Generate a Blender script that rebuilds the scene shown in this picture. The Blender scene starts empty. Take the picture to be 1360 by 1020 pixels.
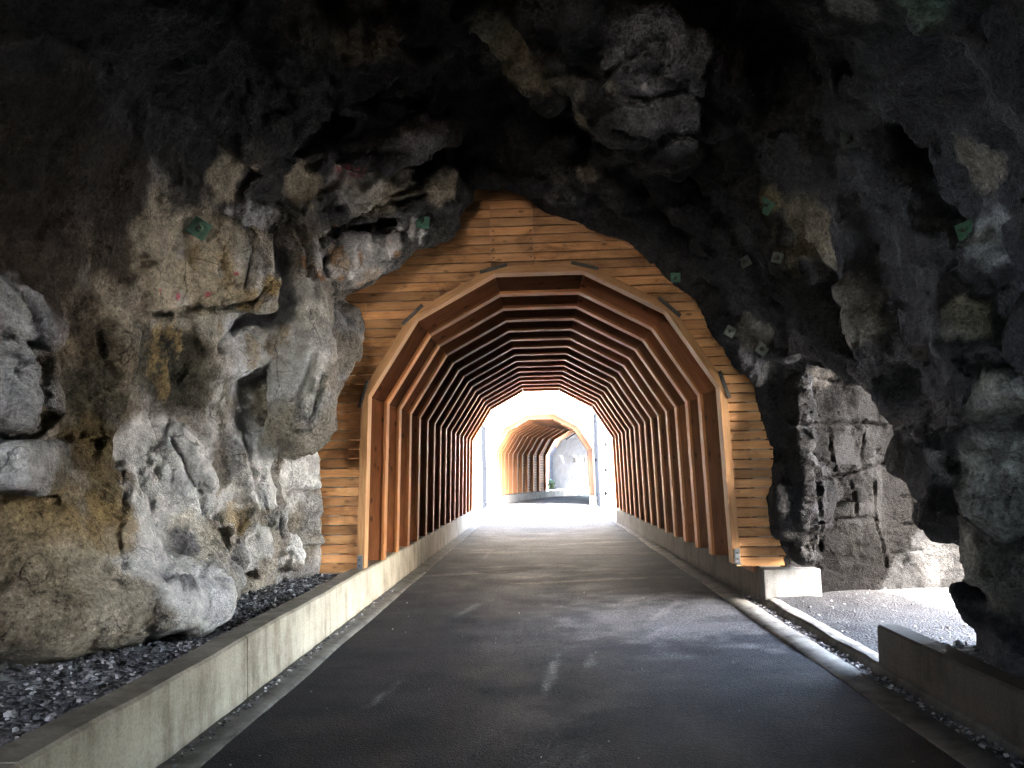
import bpy, bmesh, math, random
import numpy as np
from mathutils import Vector, Matrix
from mathutils.bvhtree import BVHTree

random.seed(7)
rng = np.random.default_rng(11)
R = math.radians
scene = bpy.context.scene
col = scene.collection

# ------------------------------------------------------------------ camera
VPX, VPY, F, ROLL, CAMH = 720.0, 626.0, 1020.0, R(1.5), 1.6
u = Vector((VPX - 680, 510 - VPY, -F)).normalized()          # +Y seen in camera axes
v0 = Vector((-math.sin(ROLL), math.cos(ROLL), 0))
up_c = (v0 - u * v0.dot(u)).normalized()                      # +Z seen in camera axes
rt_c = u.cross(up_c).normalized()                             # +X seen in camera axes
RC = Matrix((rt_c, u, up_c))                                  # camera -> world
cam_d = bpy.data.cameras.new('camera')
cam_d.sensor_width = 36.0
cam_d.lens = 36.0 * F / 1360.0
cam_d.clip_start = 0.05
cam_d.clip_end = 2000.0
cam = bpy.data.objects.new('camera', cam_d)
col.objects.link(cam)
cam.matrix_world = Matrix.Translation((0, 0, CAMH)) @ RC.to_4x4()
scene.camera = cam
CAM = Vector((0, 0, CAMH))


def ray(px, py):
    return (RC @ Vector((px - 680, 510 - py, -F))).normalized()


def W(px, py, y):
    d = ray(px, py)
    return CAM + d * (y / d.y)


# ------------------------------------------------------------------ noise
def _hash(ix, iy, iz, seed):
    h = (ix.astype(np.uint32) * np.uint32(374761393) + iy.astype(np.uint32) * np.uint32(668265263)
         + iz.astype(np.uint32) * np.uint32(2147483647 - 58) + np.uint32((seed * 1274126177) & 0xffffffff))
    h = (h ^ (h >> np.uint32(13))) * np.uint32(1274126177)
    h = (h ^ (h >> np.uint32(16))) * np.uint32(2246822519)
    return (h ^ (h >> np.uint32(15)))


def rnd(ix, iy, iz, seed):
    return _hash(ix, iy, iz, seed).astype(np.float32) / np.float32(4294967296.0)


def noise(p, seed=0):
    """value noise, about -1..1, p (N,3)"""
    i = np.floor(p).astype(np.int32)
    f = (p - i).astype(np.float32)
    f = f * f * f * (f * (f * 6 - 15) + 10)
    out = np.zeros(len(p), np.float32)
    for dx in (0, 1):
        wx = f[:, 0] if dx else 1 - f[:, 0]
        for dy in (0, 1):
            wy = f[:, 1] if dy else 1 - f[:, 1]
            for dz in (0, 1):
                wz = f[:, 2] if dz else 1 - f[:, 2]
                out += wx * wy * wz * rnd(i[:, 0] + dx, i[:, 1] + dy, i[:, 2] + dz, seed)
    return out * 2 - 1


def fbm(p, seed, octv=4, lac=2.03, gain=0.5):
    a, s, t = 1.0, np.zeros(len(p), np.float32), 0
    for k in range(octv):
        s += a * noise(p + 17.3 * k, seed + k)
        t += a
        a *= gain
        p = p * lac
    return s / t


def facets(p, seed, jit=0.9, slope=0.9, ids=False):
    """per Voronoi cell a random plane: broken angular rock; also distance to cell edge"""
    i = np.floor(p).astype(np.int32)
    best = np.full(len(p), 1e9, np.float32)
    sec = np.full(len(p), 1e9, np.float32)
    val = np.zeros(len(p), np.float32)
    tint = np.zeros(len(p), np.float32)
    for dx in (-1, 0, 1):
        for dy in (-1, 0, 1):
            for dz in (-1, 0, 1):
                cx, cy, cz = i[:, 0] + dx, i[:, 1] + dy, i[:, 2] + dz
                qx = p[:, 0] - cx - 0.5 - jit * (rnd(cx, cy, cz, seed) - .5)
                qy = p[:, 1] - cy - 0.5 - jit * (rnd(cx, cy, cz, seed + 1) - .5)
                qz = p[:, 2] - cz - 0.5 - jit * (rnd(cx, cy, cz, seed + 2) - .5)
                d = qx * qx + qy * qy + qz * qz
                m = d < best
                sec = np.where(m, best, np.minimum(sec, d))
                pl = (qx * (rnd(cx, cy, cz, seed + 3) - .5) + qy * (rnd(cx, cy, cz, seed + 4) - .5)
                      + qz * (rnd(cx, cy, cz, seed + 5) - .5)) * 2 * slope + (rnd(cx, cy, cz, seed + 6) - .5)
                val = np.where(m, pl, val)
                if ids:
                    tint = np.where(m, rnd(cx, cy, cz, seed + 7), tint)
                best = np.minimum(best, d)
    if ids:
        return val, np.sqrt(sec) - np.sqrt(best), tint
    return val, np.sqrt(sec) - np.sqrt(best)


# ------------------------------------------------------------------ object helpers
def tag(o, label=None, cat=None, group=None, kind=None):
    if label:
        o['label'] = label
    if cat:
        o['category'] = cat
    if group:
        o['group'] = group
    if kind:
        o['kind'] = kind
    return o


def empty(name, loc, label, cat, group=None):
    o = bpy.data.objects.new(name, None)
    o.location = loc
    o.empty_display_size = 0.1
    col.objects.link(o)
    tag(o, label, cat, group)
    bpy.context.view_layer.update()
    return o


def mesh_obj(name, verts, faces, mat, parent=None, smooth=False, uvs=None):
    me = bpy.data.meshes.new(name)
    me.from_pydata([tuple(v) for v in verts], [], faces)
    if uvs is not None:
        uv = me.uv_layers.new(name='UVMap')
        for poly in me.polygons:
            for li, t in zip(poly.loop_indices, uvs[poly.index]):
                uv.data[li].uv = t
    me.update()
    if smooth:
        me.polygons.foreach_set('use_smooth', [True] * len(me.polygons))
    me.materials.append(mat)
    o = bpy.data.objects.new(name, me)
    col.objects.link(o)
    if parent:
        o.parent = parent
        o.matrix_parent_inverse = parent.matrix_world.inverted()
    return o


class MB:
    """collects shapes for ONE mesh object"""
    def __init__(self):
        self.v, self.f, self.uv = [], [], []

    def quadbox(self, c8, uvscale=None):
        """8 corners: 0-3 bottom loop, 4-7 top loop"""
        b = len(self.v)
        self.v += [Vector(c) for c in c8]
        for f in ((3, 2, 1, 0), (4, 5, 6, 7), (0, 1, 5, 4), (1, 2, 6, 5), (2, 3, 7, 6), (3, 0, 4, 7)):
            self.f.append([b + i for i in f])
            p = [Vector(c8[i]) for i in f]
            self.uv.append(self._uv(p))
        return self

    @staticmethod
    def _uv(p):
        e1 = p[1] - p[0]
        n = e1.cross(p[2] - p[0])
        L = max((p[(i + 1) % len(p)] - p[i] for i in range(len(p))), key=lambda q: q.length)
        a = L.normalized() if L.length > 1e-9 else Vector((1, 0, 0))
        if (abs(a.z), a.y, a.x) and (a.x + a.y * 1.1 + a.z * 1.2) < 0:
            a = -a
        b = n.cross(a)
        b = b.normalized() if b.length > 1e-9 else Vector((0, 1, 0))
        return [(q.dot(a), q.dot(b)) for q in p]

    def box(self, lo, hi):
        x0, y0, z0 = lo
        x1, y1, z1 = hi
        return self.quadbox([(x0, y0, z0), (x1, y0, z0), (x1, y1, z0), (x0, y1, z0),
                             (x0, y0, z1), (x1, y0, z1), (x1, y1, z1), (x0, y1, z1)])

    def obox(self, c, ax, ay, az):
        """box by centre and three half-axis vectors"""
        c, ax, ay, az = Vector(c), Vector(ax), Vector(ay), Vector(az)
        return self.quadbox([c - ax - ay - az, c + ax - ay - az, c + ax + ay - az, c - ax + ay - az,
                             c - ax - ay + az, c + ax - ay + az, c + ax + ay + az, c - ax + ay + az])

    def tube(self, p0, p1, r0, r1=None, n=10, cap=True):
        r1 = r0 if r1 is None else r1
        p0, p1 = Vector(p0), Vector(p1)
        d = (p1 - p0).normalized()
        a = d.orthogonal().normalized()
        b = d.cross(a)
        s = len(self.v)
        for p, r in ((p0, r0), (p1, r1)):
            for i in range(n):
                t = 2 * math.pi * i / n
                self.v.append(p + a * (r * math.cos(t)) + b * (r * math.sin(t)))
        for i in range(n):
            j = (i + 1) % n
            self.f.append([s + i, s + j, s + n + j, s + n + i])
            self.uv.append([(i / n, 0), ((i + 1) / n, 0), ((i + 1) / n, 1), (i / n, 1)])
        if cap:
            self.f.append([s + i for i in range(n)][::-1])
            self.uv.append([(0, 0)] * n)
            self.f.append([s + n + i for i in range(n)])
            self.uv.append([(0, 0)] * n)
        return self

    def build(self, name, mat, parent=None, bevel=0, smooth=False):
        o = mesh_obj(name, self.v, self.f, mat, parent, smooth, self.uv)
        if bevel:
            m = o.modifiers.new('bevel', 'BEVEL')
            m.width = bevel
            m.segments = 2
            m.limit_method = 'ANGLE'
        return o


# ------------------------------------------------------------------ materials
class NT:
    def __init__(self, name):
        self.m = bpy.data.materials.new(name)
        self.m.use_nodes = True
        self.t = self.m.node_tree
        self.t.nodes.clear()
        self.out = self.n('ShaderNodeOutputMaterial')
        self.bs = self.n('ShaderNodeBsdfPrincipled')
        self.l(self.bs.outputs[0], self.out.inputs[0])

    def n(self, ty, **kw):
        o = self.t.nodes.new(ty)
        for k, v in kw.items():
            setattr(o, k, v)
        return o

    def l(self, a, b):
        self.t.links.new(a, b)

    def inp(self, node, name, v):
        s = node.inputs[name]
        if hasattr(v, 'is_output') or isinstance(v, bpy.types.NodeSocket):
            self.l(v, s)
        else:
            s.default_value = v

    def coord(self, kind='Object'):
        return self.n('ShaderNodeTexCoord').outputs[kind]

    def mapping(self, vec, scale=(1, 1, 1), loc=(0, 0, 0)):
        m = self.n('ShaderNodeMapping')
        self.l(vec, m.inputs['Vector'])
        m.inputs['Scale'].default_value = scale
        m.inputs['Location'].default_value = loc
        return m.outputs[0]

    def noise(self, vec, scale, detail=4, rough=0.55, dist=0.0):
        m = self.n('ShaderNodeTexNoise')
        self.l(vec, m.inputs['Vector'])
        m.inputs['Scale'].default_value = scale
        m.inputs['Detail'].default_value = detail
        m.inputs['Roughness'].default_value = rough
        m.inputs['Distortion'].default_value = dist
        return m.outputs['Fac']

    def voro(self, vec, scale, feature='F1', rand=1.0):
        m = self.n('ShaderNodeTexVoronoi', feature=feature)
        self.l(vec, m.inputs['Vector'])
        m.inputs['Scale'].default_value = scale
        m.inputs['Randomness'].default_value = rand
        return m

    def ramp(self, fac, stops):
        m = self.n('ShaderNodeValToRGB')
        self.l(fac, m.inputs[0])
        e = m.color_ramp.elements
        while len(e) < len(stops):
            e.new(0.5)
        for el, (p, c) in zip(e, stops):
            el.position = p
            el.color = (c, c, c, 1) if isinstance(c, (int, float)) else (*c, 1)
        return m.outputs[0]

    def mix(self, fac, a, b, mode='MIX'):
        m = self.n('ShaderNodeMix', data_type='RGBA', blend_type=mode)
        for s, v in ((m.inputs[0], fac), (m.inputs[6], a), (m.inputs[7], b)):
            if isinstance(v, bpy.types.NodeSocket):
                self.l(v, s)
            elif isinstance(v, (int, float)):
                s.default_value = v
            else:
                s.default_value = (*v, 1)
        return m.outputs[2]

    def math(self, op, a, b=0.0, c=None):
        m = self.n('ShaderNodeMath', operation=op)
        for s, v in zip(m.inputs, (a, b, c)):
            if v is None:
                continue
            if isinstance(v, bpy.types.NodeSocket):
                self.l(v, s)
            else:
                s.default_value = v
        return m.outputs[0]

    def bump(self, h, strength=0.5, dist=0.02, normal=None):
        m = self.n('ShaderNodeBump')
        self.l(h, m.inputs['Height'])
        m.inputs['Strength'].default_value = strength
        m.inputs['Distance'].default_value = dist
        if normal is not None:
            self.l(normal, m.inputs['Normal'])
        return m.outputs[0]

    def done(self, color, rough, normal=None, spec=None, metal=None):
        self.inp(self.bs, 'Base Color', color if isinstance(color, bpy.types.NodeSocket) else (*color, 1))
        self.inp(self.bs, 'Roughness', rough)
        if normal is not None:
            self.l(normal, self.bs.inputs['Normal'])
        if spec is not None:
            self.inp(self.bs, 'Specular IOR Level', spec)
        if metal is not None:
            self.inp(self.bs, 'Metallic', metal)
        return self.m


def attr_vec(n, name):
    return n.n('ShaderNodeAttribute', attribute_name=name).outputs


def mat_rock():
    n = NT('rock')
    P = n.coord()
    c = attr_vec(n, 'Col')['Color']
    w = attr_vec(n, 'Wet')['Fac']
    blk = attr_vec(n, 'Broken')['Fac']
    g = n.noise(P, 9, 6, 0.62)
    g2 = n.noise(P, 46, 3, 0.6)
    v = n.math('ADD', n.math('MULTIPLY', g, 1.1), n.math('MULTIPLY', g2, 0.5))
    tone = n.ramp(v, [(0.42, 0.50), (0.80, 1.0), (1.0, 1.35)])
    base = n.mix(1.0, c, tone, 'MULTIPLY')
    grit = n.noise(P, 30, 5, 0.78)
    grit2 = n.noise(P, 75, 2, 0.6)
    sl = n.n('ShaderNodeSeparateColor')
    n.l(c, sl.inputs[0])
    pale = n.ramp(sl.outputs[1], [(0.25, 1.0), (0.6, 0.35)])
    base = n.mix(pale, base, n.mix(1.0, base, n.ramp(n.math('ADD', n.math('MULTIPLY', grit, .8), n.math('MULTIPLY', grit2, .2)), [(0.36, 0.30), (0.47, 0.85), (0.56, 1.1), (0.68, 1.75)]), 'MULTIPLY'))
    # broken faces: every fracture cell has its own tilt, with a dark joint round it
    wn = n.n('ShaderNodeTexNoise')
    n.l(P, wn.inputs['Vector'])
    wn.inputs['Scale'].default_value = 2.2
    wn.inputs['Detail'].default_value = 5
    wv = n.n('ShaderNodeVectorMath', operation='MULTIPLY_ADD')
    n.l(wn.outputs['Color'], wv.inputs[0])
    wv.inputs[1].default_value = (.22, .22, .22)
    n.l(P, wv.inputs[2])
    geo = n.n('ShaderNodeNewGeometry')
    nrm = geo.outputs['Normal']
    for sc, k, cw, cd in (((2.6, 2.6, 1.9), .75, .016, .75), ((7.5, 7.5, 6.0), .60, .03, .45)):
        mp = n.mapping(wv.outputs[0], sc)
        vo = n.voro(mp, 1.0)
        ed = n.voro(mp, 1.0, 'DISTANCE_TO_EDGE').outputs['Distance']
        t = n.n('ShaderNodeVectorMath', operation='SUBTRACT')
        n.l(vo.outputs['Color'], t.inputs[0])
        t.inputs[1].default_value = (.5, .5, .5)
        sk = n.n('ShaderNodeVectorMath', operation='SCALE')
        n.l(t.outputs[0], sk.inputs[0])
        n.l(n.math('MULTIPLY', blk, k), sk.inputs['Scale'])
        ad = n.n('ShaderNodeVectorMath', operation='ADD')
        n.l(sk.outputs[0], ad.inputs[0])
        n.l(nrm, ad.inputs[1])
        nm = n.n('ShaderNodeVectorMath', operation='NORMALIZE')
        n.l(ad.outputs[0], nm.inputs[0])
        nrm = nm.outputs[0]
        j = n.math('MULTIPLY', n.math('MULTIPLY', n.ramp(ed, [(0.0, 1.0), (cw, 0.0)]), cd), blk)
        j = n.math('MULTIPLY', j, n.ramp(n.noise(P, 2.7, 3, 0.6), [(0.42, 0.0), (0.6, 1.0)]))
        base = n.mix(j, base, (.012, .011, .010))
    h = n.math('ADD', n.math('MULTIPLY', grit, 1.3), n.math('MULTIPLY', grit2, 0.5))
    nb = n.bump(h, 1.0, 0.030, nrm)
    nb2 = n.bump(n.noise(P, 12, 7, 0.7), 0.7, 0.06, nb)
    rough = n.math('SUBTRACT', 0.95, n.math('MULTIPLY', w, 0.45))
    return n.done(base, rough, nb2, n.math('ADD', 0.03, n.math('MULTIPLY', n.math('POWER', w, 3.0), 0.35)))


def mat_wood(name, c_dark, c_mid, c_light, knots=True, row=None, rough=0.65, bumps=0.35, stains=False):
    """grain runs along U; row = plank height in metres when the mesh is many planks"""
    n = NT(name)
    uv = n.coord('UV')
    at = attr_vec(n, 'Plank')
    sh = n.n('ShaderNodeCombineXYZ')
    n.l(n.math('MULTIPLY', at['Fac'], 37.0), sh.inputs[0])
    n.l(n.math('MULTIPLY', at['Fac'], 91.0), sh.inputs[1])
    vv = n.n('ShaderNodeVectorMath', operation='ADD')
    n.l(uv, vv.inputs[0])
    n.l(sh.outputs[0], vv.inputs[1])
    P = vv.outputs[0]
    wob = n.noise(n.mapping(P, (1.2, 5, 1)), 1.6, 3, 0.5)
    grain = n.noise(n.mapping(P, (3.0, 95, 1)), 1.0, 5, 0.65, 0.8)
    big = n.noise(n.mapping(P, (1.3, 13, 1)), 1.0, 4, 0.55, 1.2)
    k = n.math('ADD', n.math('MULTIPLY', grain, 0.45), n.math('ADD', n.math('MULTIPLY', big, 0.28), n.math('MULTIPLY', wob, 0.2)))
    colr = n.ramp(k, [(0.33, c_dark), (0.5, c_mid), (0.68, c_light)])
    tint = n.ramp(at['Fac'], [(0.0, 0.48), (0.3, 0.8), (0.7, 1.0), (1.0, 1.35)])
    colr = n.mix(1.0, colr, tint, 'MULTIPLY')
    if stains:
        st = n.noise(n.mapping(n.coord(), (1.3, 1, 2.6)), 1.0, 6, 0.68, 0.7)
        colr = n.mix(1.0, colr, n.ramp(st, [(0.34, (0.42, 0.36, 0.32)), (0.5, 0.95), (0.68, (1.12, 1.12, 1.15))]), 'MULTIPLY')
    if knots:
        vo = n.voro(n.mapping(P, (4.2, 9.5, 1)), 1.0)
        kd = n.ramp(n.math('ADD', vo.outputs['Distance'], n.math('MULTIPLY', grain, .08)), [(0.10, 1.0), (0.19, 0.6), (0.27, 0.0)])
        sc_ = n.n('ShaderNodeSeparateColor')
        n.l(vo.outputs['Color'], sc_.inputs[0])
        kd = n.math('MULTIPLY', kd, n.ramp(sc_.outputs[0], [(0.45, 0.0), (0.5, 1.0)]))
        colr = n.mix(n.math('MULTIPLY', kd, 0.8), colr, tuple(x * 0.28 for x in c_dark))
    nb = n.bump(grain, bumps, 0.004)
    return n.done(colr, rough, nb, 0.3)


def mat_concrete(name, c, dirt, topdirt=0.75, scale=1.0):
    n = NT(name)
    P = n.coord()
    a = n.noise(P, 2.2 * scale, 6, 0.65)
    st = n.noise(n.mapping(P, (5, 5, 0.7)), 1.6, 5, 0.6)
    pit = n.noise(P, 60, 3, 0.6)
    f = n.ramp(n.math('ADD', n.math('MULTIPLY', a, 0.55), n.math('MULTIPLY', st, 0.45)), [(0.36, 1.0), (0.5, 0.35), (0.66, 0.0)])
    base = n.mix(f, c, dirt)
    base = n.mix(1.0, base, n.ramp(pit, [(0.3, 0.78), (0.6, 1.08)]), 'MULTIPLY')
    geo = n.n('ShaderNodeNewGeometry')
    sx = n.n('ShaderNodeSeparateXYZ')
    n.l(geo.outputs['True Normal'], sx.inputs[0])
    up = n.ramp(sx.outputs[2], [(0.5, 0.0), (0.85, 1.0)])
    dn = n.math('MULTIPLY', up, n.ramp(n.noise(P, 5, 5, 0.6), [(0.3, topdirt), (0.75, topdirt * 0.55)]))
    base = n.mix(dn, base, tuple(x * 0.3 for x in dirt))
    # splash dirt low on the wall
    so = n.n('ShaderNodeSeparateXYZ')
    n.l(P, so.inputs[0])
    low = n.ramp(n.math('ADD', so.outputs[2], n.math('MULTIPLY', n.noise(P, 7, 4, 0.6), 0.12)), [(0.02, 0.8), (0.13, 0.0)])
    base = n.mix(low, base, tuple(x * 0.55 for x in dirt))
    nb = n.bump(n.math('ADD', pit, a), 0.4, 0.01)
    return n.done(base, 0.9, nb, 0.2)


def mat_asphalt():
    n = NT('asphalt')
    P = n.coord()
    c = attr_vec(n, 'Col')['Color']
    ag = n.voro(P, 95)
    sp = n.ramp(n.noise(P, 48, 4, 0.8), [(0.36, 0.3), (0.50, 0.9), (0.60, 1.8), (0.72, 4.5)])
    pa = n.ramp(n.noise(P, 0.9, 5, 0.6), [(0.3, 0.75), (0.7, 1.25)])
    base = n.mix(1.0, n.mix(1.0, c, sp, 'MULTIPLY'), pa, 'MULTIPLY')
    h = n.math('ADD', n.math('MULTIPLY', ag.outputs['Distance'], -0.8), n.math('MULTIPLY', n.noise(P, 30, 4, 0.7), 0.8))
    nb = n.bump(h, 1.0, 0.016)
    rg = n.ramp(n.noise(P, 1.6, 4, 0.6), [(0.3, 0.6), (0.7, 0.8)])
    return n.done(base, rg, nb, 0.12)


def mat_plain(name, c, rough=0.6, metal=0.0, var=0.25, scale=14, bump=0.2, spec=0.4):
    n = NT(name)
    P = n.coord()
    g = n.noise(P, scale, 5, 0.6)
    tone = n.ramp(g, [(0.3, 1 - var), (0.7, 1 + var)])
    return n.done(n.mix(1.0, c, tone, 'MULTIPLY'), rough, n.bump(g, bump, 0.01), spec, metal)


def mat_gravel(name, lo, hi, scale=28):
    n = NT(name)
    P = n.coord()
    v = n.voro(P, scale)
    s = n.n('ShaderNodeSeparateColor')
    n.l(v.outputs['Color'], s.inputs[0])
    cc = n.ramp(s.outputs[0], [(0.0, lo), (0.62, tuple((a + b) / 2.6 for a, b in zip(lo, hi))), (1.0, hi)])
    cc = n.mix(1.0, cc, n.ramp(n.noise(P, 1.3, 4, 0.6), [(0.3, 0.7), (0.7, 1.2)]), 'MULTIPLY')
    nb = n.bump(n.math('MULTIPLY', v.outputs['Distance'], -1.0), 1.0, 0.03)
    return n.done(cc, 0.85, nb, 0.25)


def mat_pebble():
    n = NT('pebble')
    a = attr_vec(n, 'Tone')['Fac']
    cc = n.ramp(a, [(0.0, (0.03, 0.031, 0.036)), (0.55, (0.12, 0.12, 0.127)), (0.82, (0.25, 0.25, 0.26)), (1.0, (0.6, 0.59, 0.58))])
    g = n.noise(n.coord(), 60, 3, 0.6)
    return n.done(n.mix(1.0, cc, n.ramp(g, [(0.3, 0.75), (0.7, 1.2)]), 'MULTIPLY'), 0.7, n.bump(g, 0.4, 0.004), 0.4)


M = {}
M['rock'] = mat_rock()
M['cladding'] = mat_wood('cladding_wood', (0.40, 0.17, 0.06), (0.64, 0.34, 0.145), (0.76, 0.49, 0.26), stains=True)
M['beam'] = mat_wood('beam_wood', (0.30, 0.14, 0.055), (0.48, 0.26, 0.115), (0.60, 0.36, 0.18), knots=False)
M['rib'] = mat_wood('rib_wood', (0.11, 0.043, 0.016), (0.19, 0.08, 0.031), (0.26, 0.12, 0.05), knots=False)
M['lit_facing'] = mat_wood('lit_facing_wood', (0.26, 0.095, 0.03), (0.45, 0.19, 0.065), (0.56, 0.28, 0.11), knots=False)  # paler wood that carries the lit inner edge of the ribs
M['dark_beam'] = mat_wood('dark_beam_wood', (0.05, 0.019, 0.007), (0.085, 0.035, 0.013), (0.13, 0.058, 0.022), knots=False)
M['pale_plank'] = mat_wood('pale_plank_wood', (0.45, 0.33, 0.2), (0.62, 0.5, 0.34), (0.72, 0.6, 0.44), knots=False)
M['gate'] = mat_plain('gate_steel', (0.004, 0.005, 0.007), 0.8, 0.0, 0.2, 10, 0.2, 0.03)
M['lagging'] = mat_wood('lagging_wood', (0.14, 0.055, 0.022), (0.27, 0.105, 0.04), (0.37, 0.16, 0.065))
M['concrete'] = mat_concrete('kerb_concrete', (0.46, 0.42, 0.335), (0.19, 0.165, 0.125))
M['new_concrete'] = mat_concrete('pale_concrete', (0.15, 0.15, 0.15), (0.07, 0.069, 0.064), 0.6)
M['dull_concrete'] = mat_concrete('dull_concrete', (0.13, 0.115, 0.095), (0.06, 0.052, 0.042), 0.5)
M['gutter'] = mat_concrete('gutter_concrete', (0.26, 0.25, 0.22), (0.06, 0.055, 0.048), 0.35)
M['asphalt'] = mat_asphalt()
M['steel'] = mat_plain('dark_steel', (0.06, 0.055, 0.05), 0.5, 0.4)
M['galv'] = mat_plain('galvanised_steel', (0.14, 0.155, 0.175), 0.45, 0.6, 0.15)
M['green'] = mat_plain('green_plate', (0.07, 0.17, 0.115), 0.45, 0.0, 0.3, 30)
M['greygreen'] = mat_plain('grimy_plate', (0.06, 0.072, 0.06), 0.55, 0.0, 0.35, 30)
M['gravel'] = mat_gravel('dark_gravel', (0.035, 0.035, 0.04), (0.3, 0.3, 0.31))
M['pale_gravel'] = mat_gravel('pale_gravel', (0.012, 0.012, 0.013), (0.045, 0.045, 0.047), 45)
M['pebble'] = mat_pebble()
M['soil'] = mat_plain('soil', (0.42, 0.41, 0.395), 0.95, 0, 0.4, 1.2)
M['cliff'] = mat_plain('cliff_rock', (0.22, 0.205, 0.18), 0.9, 0, 0.35, 2.5, 0.8)
M['cliff_grey'] = mat_plain('grey_rock', (0.05, 0.055, 0.065), 0.9, 0, 0.35, 2.5, 0.8)
M['leaf'] = mat_plain('leaf', (0.07, 0.13, 0.03), 0.6, 0, 0.5, 2.0, 0.0)
M['bark'] = mat_plain('bark', (0.12, 0.085, 0.06), 0.9, 0, 0.4, 8)


def add_attr(o, name, data, kind='FLOAT', dom='POINT'):
    a = o.data.attributes.new(name, kind, dom)
    if kind == 'FLOAT':
        a.data.foreach_set('value', np.asarray(data, np.float32).ravel())
    else:
        d = np.ones((len(data), 4), np.float32)
        d[:, :3] = data
        a.data.foreach_set('color', d.ravel())


# ------------------------------------------------------------------ the arch profile
FY = 9.6                      # face of the timber portal
K = 9.6 / 9.4
CX = 0.03
PROF = [(-2.20 * K, 0.44), (-2.145 * K, 1.6 + .977 * K), (-1.545 * K, 1.6 + 1.927 * K), (-0.553 * K, 1.6 + 2.467 * K),
        (0.553 * K, 1.6 + 2.467 * K), (1.545 * K, 1.6 + 1.927 * K), (2.145 * K, 1.6 + .977 * K), (2.20 * K, 0.44)]


def offset_prof(prof, d):
    """move the open polyline outward by d (mitred)"""
    out = []
    n = len(prof)
    for i in range(n):
        ns = []
        for a, b in ((i - 1, i), (i, i + 1)):
            if a < 0 or b >= n:
                continue
            tx, tz = prof[b][0] - prof[a][0], prof[b][1] - prof[a][1]
            L = math.hypot(tx, tz)
            ns.append((-tz / L, tx / L))
        if len(ns) == 1:
            out.append((prof[i][0] + ns[0][0] * d, prof[i][1] + ns[0][1] * d if False else prof[i][1]))
        else:
            mx, mz = ns[0][0] + ns[1][0], ns[0][1] + ns[1][1]
            s = 2 * d / (mx * mx + mz * mz)
            out.append((prof[i][0] + mx * s, prof[i][1] + mz * s))
    return out


def prof_x(prof, z):
    """half-width (left x, right x) of the arch at height z, None above it"""
    if z >= prof[3][1]:
        return None
    lx = rx = None
    for i in range(3):
        (x0, z0), (x1, z1) = prof[i], prof[i + 1]
        if z0 <= z <= z1 or (i == 0 and z < z0):
            t = max(0, (z - z0) / (z1 - z0))
            lx = x0 + (x1 - x0) * t
            break
    return lx, -lx



# ------------------------------------------------------------------ rock cavity as a distance field
def poly_sdf(P, X, Z):
    """signed distance, negative inside polygon"""
    n = len(P)
    d = np.full(X.shape, 1e9, np.float32)
    s = np.ones(X.shape, np.float32)
    for i in range(n):
        ax, az = P[i]
        bx, bz = P[(i + 1) % n]
        ex, ez = bx - ax, bz - az
        wx, wz = X - ax, Z - az
        t = np.clip((wx * ex + wz * ez) / (ex * ex + ez * ez), 0, 1)
        dx, dz = wx - ex * t, wz - ez * t
        d = np.minimum(d, dx * dx + dz * dz)
        c1, c2, c3 = Z >= az, Z < bz, ex * wz > ez * wx
        flip = (c1 & c2 & c3) | (~c1 & ~c2 & ~c3)
        s = np.where(flip, -s, s)
    return s * np.sqrt(d)


def smin(a, b, k):
    h = np.clip(0.5 + 0.5 * (b - a) / k, 0, 1)
    return b + (a - b) * h - k * h * (1 - h)


def smax(a, b, k):
    return -smin(-a, -b, k)


def wp(l, y):
    return [(W(px, py, y).x, W(px, py, y).z) for px, py in l]


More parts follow.
